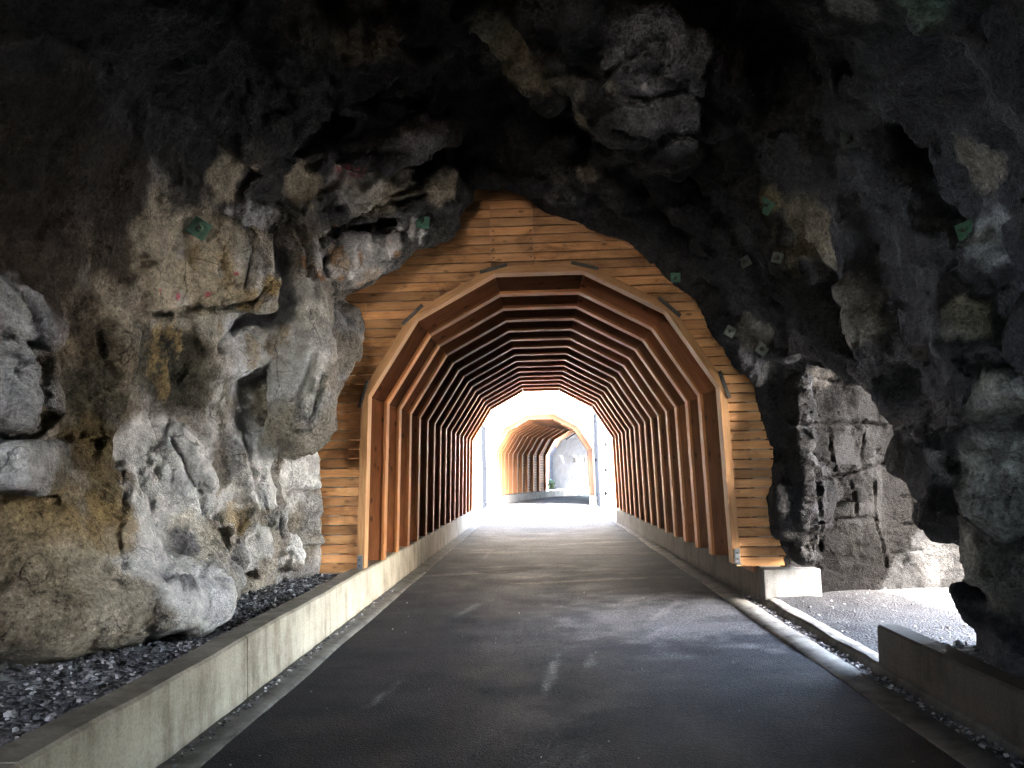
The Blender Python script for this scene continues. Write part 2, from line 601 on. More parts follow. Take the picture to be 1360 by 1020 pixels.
COLLAR = [(-2.95, -0.8)] + wp([(425, 748), (427, 700), (424, 640), (421, 585), (440, 545), (468, 492), (486, 437), (478, 405),
                               (446, 398), (498, 376), (550, 326), (611, 292), (626, 262), (632, 250), (664, 252), (700, 262),
                               (724, 284), (760, 292), (800, 304), (836, 318), (862, 345), (882, 365), (900, 380), (942, 405), (962, 442),
                               (974, 468), (998, 506), (1014, 549), (1020, 580), (1030, 630), (1032, 690), (1036, 735)], 9.55) + [(2.98, -0.8)]
ST = [
    (-6.0, [(-3.6, -.8), (-3.7, 2.5), (-2.6, 4.4), (0, 5.2), (2.4, 4.6), (3.4, 2.8), (3.4, -.8)]),
    (0.0, [(-3.6, -.8), (-3.7, 2.5), (-2.8, 4.4), (0, 5.2), (2.2, 4.5), (3.2, 2.8), (3.3, -.8)]),
    (4.0, [(-3.55, -.8), (-3.55, 1.4), (-3.4, 3.1), (-2.8, 4.2), (-1.5, 5.0), (0.1, 5.05), (1.5, 4.7), (2.5, 4.0), (3.0, 3.1), (3.0, 2), (3.0, .8), (3.1, -.8)]),
    (6.0, [(-3.55, -.8), (-3.5, 1), (-3.4, 2.4), (-3.35, 3.6), (-3.0, 4.6), (-2, 5.4), (-.4, 5.75), (1.3, 5.45), (2.4, 4.7), (3.05, 3.6), (3.2, 2.4), (3.25, 1.2), (3.1, -.8)]),
    (7.8, [(-2.95, -.8), (-3.05, .9), (-3.05, 2.2), (-3.0, 3.0), (-3.0, 3.9), (-2.6, 4.7), (-1.6, 5.5), (0, 5.9), (1.2, 5.5), (2.1, 4.8), (2.75, 3.9), (3.05, 3.0), (3.15, 2), (3.3, .8), (3.4, -.8)]),
    (9.0, [(-2.9, -.8), (-2.95, .9), (-2.75, 2.0), (-2.5, 3.0), (-2.6, 3.9), (-1.9, 4.7), (-.9, 5.2), (0, 5.3), (.8, 5.0), (1.6, 4.6), (2.3, 3.9), (2.7, 3.1), (2.9, 2.2), (3.1, .8), (3.2, -.8)]),
    (9.45, COLLAR),
    (9.68, COLLAR),
    (9.9, [(-2.9, -.8), (-2.85, 2.8), (-2.2, 4.0), (-0.8, 4.75), (.8, 4.75), (2.2, 4.0), (2.7, 2.8), (2.75, -.8)]),
    (11., [(-2.9, -.8), (-2.85, 2.8), (-2.2, 4.0), (-0.8, 4.75), (.8, 4.75), (2.2, 4.0), (2.7, 2.8), (2.75, -.8)]),
]
H = 0.062
gx = np.arange(-5.2, 6.6, H, dtype=np.float32)
gy = np.arange(-5.9, 10.9, H, dtype=np.float32)
gz = np.arange(-0.75, 7.0, H, dtype=np.float32)
XX, ZZ = np.meshgrid(gx, gz, indexing='ij')
prof2d = [poly_sdf(p, XX, ZZ) for _, p in ST]
sy = np.array([s[0] for s in ST])
C = np.empty((len(gx), len(gy), len(gz)), np.float32)
for j, y in enumerate(gy):
    i = int(np.clip(np.searchsorted(sy, y) - 1, 0, len(ST) - 2))
    t = float(np.clip((y - sy[i]) / (sy[i + 1] - sy[i]), 0, 1))
    t = t * t * (3 - 2 * t) * 0.5 + t * 0.5
    C[:, j, :] = prof2d[i] * (1 - t) + prof2d[i + 1] * t
C = np.maximum(C, -(gy[None, :, None] + 3.2))                      # the bore is closed behind
X3, Y3, Z3 = gx[:, None, None], gy[None, :, None], gz[None, None, :]

# window bored through to daylight on the right
YZY, YZZ = np.meshgrid(gy, gz, indexing='ij')
AD = [(6.2, -.9), (6.2, .3), (6.5, .75), (6.9, 1.2), (7.3, 1.6), (7.75, 2.1), (8.2, 2.5), (8.7, 2.8), (9.3, 2.8), (9.55, 2.0), (9.62, -.9)]
for i, x in enumerate(gx):
    if x < 2.2:
        continue
    s = max(0.0, x - 3.35)
    P = [(y - (0.45 * s if y < 8 else 0.0) + (0.04 * max(0, x - 3) + 1.5 * max(0, x - 5.3) if y > 9 else 0), z + (0.55 * s if z > 1 else 0)) for y, z in AD]
    a = poly_sdf(P, YZY, YZZ)
    C[i] = smin(C[i], a, 0.12)


def sub_block(lo, hi):
    a = [int(np.clip(np.searchsorted(g, l), 0, len(g) - 1)) for g, l in zip((gx, gy, gz), lo)]
    b = [int(np.clip(np.searchsorted(g, h) + 1, 1, len(g))) for g, h in zip((gx, gy, gz), hi)]
    return tuple(slice(p, q) for p, q in zip(a, b))


def coords(sl):
    return gx[sl[0]][:, None, None], gy[sl[1]][None, :, None], gz[sl[2]][None, None, :]


def capsule(a, b, r0, r1=None, k=0.12, carve=False, sq=1.0):
    """rock lump (or hollow) along a segment; sq squashes it in depth"""
    r1 = r0 if r1 is None else r1
    a, b = np.array(a), np.array(b)
    m = max(r0, r1) + 0.45
    sl = sub_block(np.minimum(a, b) - m, np.maximum(a, b) + m)
    x, y, z = coords(sl)
    d = b - a
    t = np.clip(((x - a[0]) * d[0] + (y - a[1]) * d[1] + (z - a[2]) * d[2]) / max(1e-6, d.dot(d)), 0, 1)
    q = np.sqrt((x - a[0] - d[0] * t) ** 2 + ((y - a[1] - d[1] * t) / sq) ** 2 + (z - a[2] - d[2] * t) ** 2) - (r0 + (r1 - r0) * t)
    C[sl] = smin(C[sl], q, k) if carve else smax(C[sl], -q, k)


def slab(c, ax, ay, az, half, rnd_=0.06, k=0.05, carve=False):
    """oriented rounded block"""
    c = np.array(c)
    A = [np.array(Vector(v).normalized()) for v in (ax, ay, az)]
    m = float(np.linalg.norm(half)) + 0.3
    sl = sub_block(c - m, c + m)
    x, y, z = coords(sl)
    q = []
    for v, h in zip(A, half):
        q.append(np.abs((x - c[0]) * v[0] + (y - c[1]) * v[1] + (z - c[2]) * v[2]) - (h - rnd_))
    o = np.sqrt(sum(np.maximum(e, 0) ** 2 for e in q)) + np.minimum(np.maximum(np.maximum(q[0], q[1]), q[2]), 0) - rnd_
    C[sl] = smin(C[sl], o, k) if carve else smax(C[sl], -o, k)


def ellip(c, r, k=0.15, carve=False):
    c, r = np.array(c), np.array(r)
    sl = sub_block(c - r - 0.4, c + r + 0.4)
    x, y, z = coords(sl)
    q = np.sqrt(((x - c[0]) / r[0]) ** 2 + ((y - c[1]) / r[1]) ** 2 + ((z - c[2]) / r[2]) ** 2)
    q = (q - 1) * float(r.min())
    C[sl] = smin(C[sl], q, k) if carve else smax(C[sl], -q, k)


# opening added behind the viewpoint, placed and sized to light the portal from upper left
slab((-2.5, -5.2, 3.85), (1, 0, 0), (0, 1, 0), (0, 0, 1), (1.5, 3.0, 1.2), .3, .2, True)
C0 = C.copy()


def S(px, py, push=0.0):
    """where the sight line meets the bare cavity wall, pushed on into the rock"""
    d_ = ray(px, py)
    t_ = 2.0
    while t_ < 16:
        p_ = CAM + d_ * t_
        i_, j_, k_ = int((p_.x - gx[0]) / H), int((p_.y - gy[0]) / H), int((p_.z - gz[0]) / H)
        if not (0 <= i_ < len(gx) and 0 <= j_ < len(gy) and 0 <= k_ < len(gz)) or C0[i_, j_, k_] > 0:
            break
        t_ += .03
    return CAM + d_ * (t_ + push)


# --- ceiling
ellip(W(625, 165, 8.0), (1.15, 1.1, .75), .25, True)             # black hollow above the portal
capsule(W(468, 196, 7.6), W(596, 180, 7.9), .24, .24, .08)        # boulder left of the hollow
capsule(W(452, 150, 7.4), W(560, 110, 7.9), .12, .1, .1)
ellip(W(870, 110, 6.3), (.62, .9, .5), .12)                       # big dark lobes right of the hollow
ellip(W(890, 168, 6.6), (.42, .6, .34), .05)
ellip(W(770, 20, 6.0), (.5, .8, .45), .1)
capsule(W(650, 20, 6.2), W(730, 130, 6.9), .28, .12, .08)
capsule(W(760, 90, 6.8), W(960, 330, 8.6), .16, .2, .12)
capsule(W(745, 180, 8.6), W(840, 215, 8.6), .16, .14, .12)
capsule(W(770, 225, 8.8), W(900, 300, 8.9), .24, .2, .12)
capsule(W(640, 235, 9.2), W(760, 260, 9.2), .18, .18, .1)
ellip(W(400, 50, 6.3), (.55, .8, .4), .15)
ellip(W(500, 60, 6.6), (.4, .7, .35), .12)
capsule(W(960, 10, 5.8), W(985, 170, 6.6), .22, .2, .1)
ellip(W(1010, 120, 6.6), (.35, .6, .4), .15, True)
# --- the beak over the left of the portal
capsule(W(398, 262, 8.35), W(585, 258, 9.0), .33, .30, .10)
capsule(W(585, 258, 9.0), W(618, 262, 9.15), .30, .14, .06)
capsule(W(436, 362, 8.6), W(588, 296, 9.1), .30, .20, .08)
capsule(W(470, 372, 8.75), W(540, 345, 9.05), .12, .10, .05)
capsule(W(432, 300, 8.10), W(590, 258, 8.62), .085, .05, .05, True)
capsule(W(470, 275, 8.12), W(560, 250, 8.55), .05, .03, .04, True)
capsule(W(428, 330, 8.2), W(470, 310, 8.3), .10, .05, .06, True)
capsule(W(436, 392, 8.4), W(520, 352, 8.6), .05, .03, .04, True)
# --- left wall
capsule(W(405, 275, 8.1), W(395, 370, 8.0), .22, .30, .10)
capsule(W(405, 390, 8.0), W(396, 560, 7.95), .34, .34, .12)
capsule(W(440, 430, 8.9), W(420, 560, 8.9), .2, .16, .10)
capsule(W(462, 440, 9.0), W(470, 470, 9.1), .16, .12, .06)
def face(px, py, w, h, nrm_, rot=0.0, out=.12, thick=.5, rnd_=.035, k=.03):
    """flat broken slab standing proud of the wall: half-width, half-height, the way it looks, lean in its own plane"""
    nn = Vector(nrm_).normalized()
    t1 = Vector((0, 0, 1)).cross(nn).normalized()
    t2 = nn.cross(t1)
    ca, sa_ = math.cos(R(rot)), math.sin(R(rot))
    u1, u2 = t1 * ca + t2 * sa_, t2 * ca - t1 * sa_
    c = S(px, py) - nn * (thick - out)
    slab(c, u1, u2, nn, (w, h, thick), rnd_, k)


face(60, 690, .75, .50, (.85, -.45, .35), 0, .10, .5, .1, .15)
face(110, 500, .34, .55, (.8, -.6, .15), -18, .10, .5, .05, .05)
face(275, 345, .62, .42, (.60, -.80, -.12), -3, .24)
face(318, 452, .50, .34, (.55, -.80, .30), 25, .10)
face(375, 470, .36, .62, (.72, -.66, .05), 8, .16, .5, .07, .05)
face(415, 480, .22, .70, (.5, -.85, .0), 4, .10, .5, .05, .05)
face(212, 625, .30, .34, (.72, -.60, .30), 24, .20)
face(225, 705, .36, .46, (.80, -.52, .22), 16, .22)
face(262, 755, .36, .30, (.62, -.75, .25), 10, .20)
face(300, 740, .20, .26, (.8, -.5, .1), 14, .10)
face(318, 650, .11, .46, (.5, -.85, .1), 10, .08)
face(345, 625, .10, .42, (.75, -.6, .05), 6, .12)
face(357, 690, .13, .40, (.55, -.8, .1), 8, .08)
face(402, 610, .20, .38, (.62, -.78, .06), 3, .12)
face(404, 690, .21, .32, (.55, -.82, .12), 2, .14)
face(335, 735, .18, .22, (.7, -.7, .2), 8, .12)
face(375, 735, .18, .18, (.6, -.8, .2), 4, .10)
ellip(W(95, 800, 5.6), (.85, 1.0, .34), .3)                       # sandy talus at the foot
ellip(W(185, 800, 6.3), (.6, .7, .28), .25)
ellip(W(60, 700, 5.5), (.5, .8, .6), .3)
ellip(W(-25, 425, 4.55), (.36, .5, .32), .05)                     # near boulders at the edge
ellip(W(-10, 530, 4.6), (.34, .45, .22), .04)
slab(W(-15, 622, 4.6), (1, .3, .1), (-.3, 1, 0), (0, 0, 1), (.36, .4, .17), .05, .05)
capsule(W(60, 330, 5.6), W(130, 200, 6.2), .3, .3, .15)
# --- right wall
capsule(W(985, 260, 8.0), W(1080, 420, 7.8), .20, .24, .12)
capsule(W(1080, 420, 7.8), W(1150, 500, 7.7), .26, .24, .10)
capsule(W(1100, 200, 6.8), W(1150, 360, 7.0), .34, .26, .15)
capsule(W(1150, 360, 7.0), W(1205, 520, 7.0), .25, .30, .12)
capsule(W(930, 385, 9.1), W(1005, 500, 9.3), .1, .12, .10)
capsule(W(1050, 330, 8.4), W(1080, 400, 8.4), .18, .12, .12, True)
ellip(W(1305, 235, 5.6), (.3, .4, .3), .08)
ellip(W(1320, 310, 5.3), (.26, .35, .26), .06)
capsule(W(1290, 400, 5.4), W(1280, 460, 5.4), .16, .14, .08)
ellip(W(1312, 535, 5.3), (.2, .3, .24), .06)
ellip(W(1345, 640, 5.0), (.36, .4, .42), .08)
ellip(W(1330, 740, 5.3), (.34, .45, .40), .10)
ellip(W(1252, 605, 6.2), (.16, .22, .2), .05)
ellip(W(1270, 690, 6.1), (.2, .25, .35), .08)
capsule(W(1295, 790, 5.8), W(1350, 850, 5.3), .26, .3, .1)
ellip(W(1130, 20, 5.0), (.2, .3, .16), .05)
ellip(W(1230, 0, 4.8), (.24, .3, .14), .05)
capsule(W(1240, 200, 5.9), W(1245, 420, 6.0), .25, .2, .15, True)
# far wall of the window
slab(W(1064, 598, 9.3), (1, -.1, 0), (.1, 1, 0), (.03, 0, 1), (.10, .30, .86), .06, .06)
slab(W(1066, 700, 9.36), (1, -.1, 0), (.1, 1, 0), (.03, 0, 1), (.10, .24, .36), .05, .05)
slab(W(1060, 680, 9.35), (1, .06, 0), (-.06, 1, 0), (0, 0, 1), (.30, .2, .30), .05, .05)
slab(W(1085, 640, 9.55), (1, .06, 0), (-.06, 1, 0), (0, 0, 1), (.5, .2, .22), .04, .04)

# rough it up in a band round the surface
idx = np.nonzero(np.abs(C) < 0.42)
pts = np.stack([gx[idx[0]], gy[idx[1]], gz[idx[2]]], 1)


def blockiness(p):
    a = np.clip((p[:, 0] - 2.95) / .3, 0, 1) * np.clip((p[:, 1] - 8.3) / .5, 0, 1) * np.clip((3.4 - p[:, 2]) / .6, 0, 1)
    b = np.clip((-1.8 - p[:, 0]) / .5, 0, 1) * np.clip((2.7 - p[:, 2]) / .8, 0, 1) * np.clip((p[:, 1] - 5.6) / .6, 0, 1)
    return np.maximum(a * .45, b * 0.4)


bk = blockiness(pts)
warp = np.stack([noise(pts * 1.1, 50 + k) for k in range(3)], 1) * 0.22
big = fbm(pts * 0.85, 1, 2)
mid = fbm(pts * 2.3 + warp * 2, 5, 3)
rid = 1 - np.abs(noise((pts + warp) * np.array([1.25, 1.25, 1.7]), 9)) * 2
f1, e1 = facets((pts + warp * .5) * np.array([1.6, 1.6, 2.3]), 21)
f2, e2 = facets((pts + warp * .4) * np.array([3.8, 3.8, 5.2]), 31)
amp = np.clip((9.75 - pts[:, 1]) / 0.8, 0.18, 1.0)                # calmer at the collar so that it keeps its line
adw = bk * (pts[:, 0] > 2)
lf = np.clip((-1.7 - pts[:, 0]) / .4, 0, 1) * np.clip((4.7 - pts[:, 2]) / .6, 0, 1)
f3, e3 = facets((pts + warp * .35) * np.array([1.15, 1.0, .8]), 41, slope=1.2)
d = (0.10 * big * (1 - .7 * lf) + 0.085 * mid * (1 - .6 * adw) * (1 - .88 * lf) - 0.07 * rid * (1 - bk) * (1 - .95 * lf)
     + .05 * lf * f3 + (0.07 + 0.05 * bk - .055 * lf) * f1 + (0.03 + 0.025 * bk - .022 * lf) * f2 - 0.03 * bk * np.clip(0.14 - e1, 0, .14) / .14)
amp = np.where(pts[:, 0] > 2.9, np.maximum(amp, 0.85 * bk), amp)
C[idx] += (d * amp).astype(np.float32)


def surface_nets(C):
    s = C < 0
    nx, ny, nz = C.shape
    cell = np.zeros((nx - 1, ny - 1, nz - 1), np.int8)
    for a in (0, 1):
        for b in (0, 1):
            for c in (0, 1):
                cell += s[a:nx - 1 + a, b:ny - 1 + b, c:nz - 1 + c]
    act = (cell > 0) & (cell < 8)
    ids = np.full(cell.shape, -1, np.int64)
    ci = np.nonzero(act)
    n = len(ci[0])
    ids[ci] = np.arange(n)
    acc = np.zeros((n, 3), np.float64)
    cnt = np.zeros(n)
    cor = [(a, b, c) for a in (0, 1) for b in (0, 1) for c in (0, 1)]
    val = {q: C[ci[0] + q[0], ci[1] + q[1], ci[2] + q[2]] for q in cor}
    for q in cor:
        for ax in range(3):
            if q[ax] == 0:
                r = list(q)
                r[ax] = 1
                r = tuple(r)
                va, vb = val[q], val[r]
                m = (va < 0) != (vb < 0)
                t = np.where(m, va / np.where(m, va - vb, 1), 0)
                pa = np.tile(np.array(q, float), (n, 1))
                pa[:, ax] += t
                acc[m] += pa[m]
                cnt[m] += 1
    pos = acc / cnt[:, None] + np.stack(ci, 1)
    quads = []
    for ax in range(3):
        o = [i for i in range(3) if i != ax]
        sl0, sl1 = [slice(None)] * 3, [slice(None)] * 3
        sl0[ax], sl1[ax] = slice(0, -1), slice(1, None)
        a, b = s[tuple(sl0)], s[tuple(sl1)]
        e = np.nonzero(a != b)
        e = np.stack(e, 1)
        ok = np.ones(len(e), bool)
        for k in o:
            ok &= (e[:, k] > 0) & (e[:, k] < C.shape[k] - 1)
        e = e[ok]
        inside = a[tuple(e.T)]
        vs = []
        for du, dv in ((1, 1), (0, 1), (0, 0), (1, 0)):
            q = e.copy()
            q[:, o[0]] -= du
            q[:, o[1]] -= dv
            vs.append(ids[tuple(q.T)])
        Q = np.stack(vs, 1)
        flip = inside if ax != 1 else ~inside
        Q[flip] = Q[flip][:, ::-1]
        quads.append(Q)
    return pos, np.concatenate(quads)


pos, quads = surface_nets(C)
pos = pos * H + np.array([gx[0], gy[0], gz[0]])
quads = quads[(quads >= 0).all(1)]


def np_mesh(name, pos, quads):
    me = bpy.data.meshes.new(name)
    me.vertices.add(len(pos))
    me.vertices.foreach_set('co', pos.astype(np.float32).ravel())
    k = quads.shape[1]
    me.loops.add(quads.size)
    me.loops.foreach_set('vertex_index', quads.astype(np.int32).ravel())
    me.polygons.add(len(quads))
    me.polygons.foreach_set('loop_start', np.arange(0, quads.size, k, dtype=np.int32))
    me.polygons.foreach_set('use_smooth', np.ones(len(quads), bool))
    me.update(calc_edges=True)
    me.validate()
    return me


me0 = np_mesh('rock_coarse', pos, quads)
tmp = bpy.data.objects.new('rock_coarse', me0)
col.objects.link(tmp)
sm = tmp.modifiers.new('s', 'SUBSURF')
sm.levels = 1
sm.subdivision_type = 'CATMULL_CLARK'
dg = bpy.context.evaluated_depsgraph_get()
me = bpy.data.meshes.new_from_object(tmp.evaluated_get(dg), depsgraph=dg)
bpy.data.objects.remove(tmp)
me.name = 'rock_walls'
nv = len(me.vertices)
co = np.empty(nv * 3, np.float32)
me.vertices.foreach_get('co', co)
co = co.reshape(-1, 3)
no = np.empty(nv * 3, np.float32)
me.vertices.foreach_get('normal', no)
no = no.reshape(-1, 3)
# orientation: normals should look into the cavity (downhill of C)
mid_i = int(np.argmin(((co - np.array([0, 4, 5.2])) ** 2).sum(1)))
if no[mid_i, 2] > 0:
    me.flip_normals()
    no = -no
bk = blockiness(co)
wv = np.stack([noise(co * 3.1, 70 + k) for k in range(3)], 1) * 0.06
g1 = fbm((co + wv) * 5.2, 80, 3, gain=.6)
g2 = 1 - np.abs(noise((co + wv) * 7.5, 90)) * 2
v3, e3 = facets((co + wv) * np.array([8., 8., 11.]), 95)
crk = np.clip(.12 - e3, 0, .12) / .12
lump, lumpe = facets(co * 15.0, 120)
near_col = np.clip((9.9 - co[:, 1]) / .5, .3, 1)
disp = ((0.020 - .009 * (co[:, 0] < -1.8)) * g1 - 0.002 * g2 * (1 - bk) + (0.010 + 0.018 * bk) * v3 - 0.012 * bk * crk + 0.006 * (1 - bk) * lumpe * (co[:, 0] > -1.5)) * near_col
wl = np.stack([noise(co * 1.7, 130 + k) for k in range(3)], 1) * 0.05 + np.stack([noise(co * 6.5, 140 + k) for k in range(3)], 1) * 0.012
lw = np.clip((-1.7 - co[:, 0]) / .4, 0, 1) * np.clip((4.4 - co[:, 2]) / .6, 0, 1)
sa, se, st1 = facets((co + wl) * np.array([1.9, 1.6, 1.15]), 150, slope=1.1, ids=True)
sb, sbe, st2 = facets((co + wl * .6) * np.array([4.6, 4.2, 3.2]), 160, slope=1.0, ids=True)
ow = 1 - lw
disp += ((.04 * lw + .07 * ow) * sa + (.02 * lw + .03 * ow) * sb) * np.clip((9.75 - co[:, 1]) / .5, .35, 1)
disp -= (.02 * np.clip(.05 - se, 0, .05) / .05 + .010 * np.clip(.05 - sbe, 0, .05) / .05) * (lw + .5 * ow)
co2 = co + no * disp[:, None]
me.vertices.foreach_set('co', co2.ravel())
me.update()
rock = bpy.data.objects.new('rock_terrain', me)
col.objects.link(rock)
me.materials.clear()
me.materials.append(M['rock'])
tag(rock, kind='structure')

bvh = BVHTree.FromObject(rock, bpy.context.evaluated_depsgraph_get())


def hit(px, py):
    p, n_, i, dd = bvh.ray_cast(CAM, ray(px, py))
    return p, n_


def groove(line, w0, depth, rag=.4, seed=0, edge=0.0):
    """crack or step cut into the rock along a line on its surface"""
    P3 = []
    for (x0, y0), (x1, y1) in zip(line, line[1:]):
        k = max(2, int(math.hypot(x1 - x0, y1 - y0) / 5))
        for i in range(k):
            p, n_ = hit(x0 + (x1 - x0) * i / k, y0 + (y1 - y0) * i / k)
            if p is not None and (not P3 or (p - P3[-1]).length < .6):
                P3.append(p)
    if len(P3) < 2:
        return
    A = np.array(P3, np.float32)
    lo, hi = A.min(0) - .4, A.max(0) + .4
    sel = np.nonzero(((co2 > lo) & (co2 < hi)).all(1))[0]
    q = co2[sel] + np.stack([noise(co2[sel] * 4.5 + seed, 700 + k) for k in range(3)], 1) * w0 * rag * 1.6
    dist = np.full(len(sel), 9., np.float32)
    for a_, b_ in zip(A, A[1:]):
        d_ = b_ - a_
        t = np.clip(((q - a_) @ d_) / max(1e-6, d_ @ d_), 0, 1)
        dist = np.minimum(dist, np.linalg.norm(q - a_ - t[:, None] * d_, axis=1))
    g = np.clip(1 - dist / w0, 0, 1)
    g = g * g * (3 - 2 * g)
    lip = np.exp(-((dist - w0 * 1.25) / (w0 * .4)) ** 2) * edge
    DISP[sel] += -depth * g + lip


DISP = np.zeros(nv, np.float32)
GROOVES = [
    # lower left wall
    ([(236, 585), (262, 640), (290, 690), (310, 735), (335, 775)], 0.081, 0.150),
    ([(372, 585), (368, 630), (382, 660), (376, 700), (385, 740)], 0.043, 0.120),
    ([(300, 580), (296, 610), (306, 640)], 0.031, 0.090),
    ([(330, 600), (338, 640), (330, 680), (345, 720)], 0.022, 0.068),
    ([(350, 590), (352, 620), (346, 650), (358, 690), (352, 730)], 0.019, 0.060),
    ([(375, 580), (402, 572), (430, 566)], 0.019, 0.060),
    ([(312, 640), (340, 650), (362, 644)], 0.014, 0.038), ([(318, 690), (345, 700), (366, 694)], 0.014, 0.038),
    ([(395, 705), (412, 700), (424, 706)], 0.012, 0.038), ([(408, 720), (412, 745)], 0.019, 0.053),
    ([(175, 590), (200, 622), (220, 640), (245, 626)], 0.014, 0.038),
    ([(228, 640), (236, 672), (262, 690), (275, 730)], 0.009, 0.026),
    ([(165, 585), (158, 620), (172, 650), (160, 700), (166, 760)], 0.037, 0.060),
    # ledge under the tan slab and its sides
    ([(196, 409), (250, 412), (300, 410), (345, 402)], .06, .17),
    ([(345, 402), (366, 385), (374, 362)], .07, .10),
    ([(290, 470), (312, 440), (340, 412)], .07, .13),
    ([(190, 300), (196, 350), (196, 405)], .06, .09),
    ([(310, 285), (335, 320), (362, 352)], .035, .05),
    ([(130, 440), (140, 480), (155, 505)], .05, .045),
    ([(150, 400), (190, 410), (240, 420)], .05, .06),
    ([(420, 470), (405, 510), (390, 530)], .06, .10), ([(432, 500), (415, 545), (400, 570)], .05, .09),
    ([(395, 300), (410, 330), (415, 370), (430, 400)], .07, .14),
    ([(330, 380), (340, 330), (325, 290), (345, 270), (378, 265)], .06, .10),
    ([(378, 270), (400, 280), (412, 262)], .05, .10),
    ([(60, 580), (100, 570), (140, 590)], .05, .07), ([(60, 480), (62, 560), (40, 580)], .06, .16), ([(0, 582), (40, 580), (62, 560)], .05, .14),
    ([(0, 455), (40, 460), (64, 480)], .05, .12), ([(50, 400), (66, 450), (62, 490)], .08, .18),
    # under the beak
    ([(424, 318), (470, 290), (520, 272), (575, 258)], .075, .16),
    ([(450, 282), (500, 268), (560, 246)], .05, .10),
    ([(440, 392), (470, 372), (500, 352), (540, 340)], .04, .09),
    ([(400, 225), (450, 205), (520, 205), (590, 225)], .07, .14),
    ([(380, 215), (430, 190), (480, 180)], .07, .12),
    # ceiling
    ([(700, 0), (712, 40), (735, 75), (760, 95)], .05, .12), ([(760, 95), (800, 110), (850, 70), (880, 45)], .05, .09),
    ([(800, 128), (860, 135), (905, 120), (940, 135)], .045, .09), ([(965, 0), (955, 60), (940, 130), (950, 180)], .09, .16),
    ([(520, 50), (560, 70), (600, 65), (640, 85)], .08, .12), ([(470, 140), (520, 120), (560, 100)], .06, .1),
    ([(430, 90), (450, 140), (440, 180)], .06, .10), ([(820, 175), (870, 190), (920, 180), (960, 200)], .06, .10),
    ([(640, 215), (680, 235), (740, 225)], .06, .1),
    # right wall
    ([(965, 300), (1000, 350), (1030, 420), (1050, 470)], .10, .16), ([(1060, 300), (1100, 370), (1130, 440), (1175, 520)], .09, .15),
    ([(1100, 395), (1140, 440), (1150, 480)], .06, .1), ([(1265, 270), (1300, 262), (1345, 280)], .07, .12),
    ([(1270, 360), (1310, 375), (1350, 360)], .07, .12), ([(1275, 480), (1310, 470), (1340, 500)], .06, .1), ([(1290, 580), (1320, 600), (1350, 590)], .07, .12),
    ([(1235, 570), (1262, 600), (1262, 650), (1290, 690)], .07, .12), ([(1280, 690), (1310, 720), (1320, 790)], .06, .08),
    # far wall of the window: beds and joints
    ([(1042, 560), (1100, 566), (1150, 560), (1180, 566)], .035, .08), ([(1050, 640), (1110, 632), (1165, 618), (1190, 612)], .03, .07),
    ([(1060, 700), (1120, 690), (1170, 690)], .03, .06), ([(1100, 570), (1112, 630)], .03, .06), ([(1150, 560), (1145, 618)], .025, .05),
    ([(1085, 640), (1092, 700), (1085, 760)], .03, .06), ([(1130, 640), (1140, 690)], .025, .05), ([(1160, 640), (1165, 700), (1180, 760)], .025, .05),
    ([(1070, 500), (1110, 508), (1125, 497)], .03, .06), ([(1195, 620), (1190, 680), (1205, 750)], .025, .05), ([(1215, 640), (1220, 700), (1240, 740)], .02, .05),
    ([(1180, 660), (1215, 655)], .02, .05), ([(1180, 700), (1220, 695), (1245, 705)], .02, .05), ([(1185, 735), (1230, 730)], .02, .05),
]
for i_, (l_, w_, d_) in enumerate(GROOVES):
    groove(l_, w_, d_, .5, i_ * 3.7, d_ * .12)
co2 = co2 + no * DISP[:, None]
me.vertices.foreach_set('co', co2.ravel())
me.update()
co = co2
bvh = BVHTree.FromObject(rock, bpy.context.evaluated_depsgraph_get())


# ---- rock colours with shade and lit bumps painted in: dark basalt / sprayed concrete, tan sand, pale limewash, rust
base = np.empty((nv, 3), np.float32)
dark = np.array([0.062, 0.0615, 0.064])
base[:] = dark
wet = np.full(nv, 0.35, np.float32)
nA = fbm(co * 0.9, 200, 4)
nB = fbm(co * 2.6, 210, 4)
nC = fbm(co * np.array([3.0, 3.0, 0.8]), 220, 4)


def blend(mask, c):
    m = np.clip(mask, 0, 1)[:, None]
    base[:] = base * (1 - m) + np.array(c) * m


left = np.clip((-1.75 - co[:, 0]) / .4, 0, 1) * np.clip((co[:, 1] - 1) / 1, 0, 1)
lowz = np.clip((4.55 - 1.5 * np.clip((6.3 - co[:, 1]) / 1.4, 0, 1) - co[:, 2] + .5 * nA) / .9, 0, 1)  # pale tone stops lower near the viewpoint: shade put into the colour
blend(left * lowz, (0.33, 0.30, 0.25))
blend(left * lowz * np.clip((nB + .05) * 2.5, 0, 1) * .8, (0.38, 0.38, 0.38))
blend(left * lowz * np.clip((nA - .1) * 3, 0, 1) * .8, (0.17, 0.13, 0.08))
wet *= 1 - .8 * left * lowz
wet *= 1 - np.clip(bk * 2, 0, 1)
base *= (.78 + .44 * st1 * (.6 + .4 * lw))[:, None]
base *= (.86 + .28 * st2)[:, None]
blend(np.clip((nB - .12) * 4, 0, 1) * (1 - left) * .5, (0.15, 0.145, 0.13))
blend(np.clip((nC - .25) * 6, 0, 1) * (1 - left) * .4, (0.03, 0.03, 0.033))
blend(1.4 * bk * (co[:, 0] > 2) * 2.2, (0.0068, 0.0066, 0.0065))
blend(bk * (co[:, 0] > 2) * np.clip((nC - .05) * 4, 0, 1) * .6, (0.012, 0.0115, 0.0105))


blend(np.clip((co[:, 0] - .8) / 1.2, 0, 1) * (1 - np.clip(bk * 2, 0, 1)) * .75, (0.035, 0.034, 0.035))  # right wall's shade deepened by a darker tone


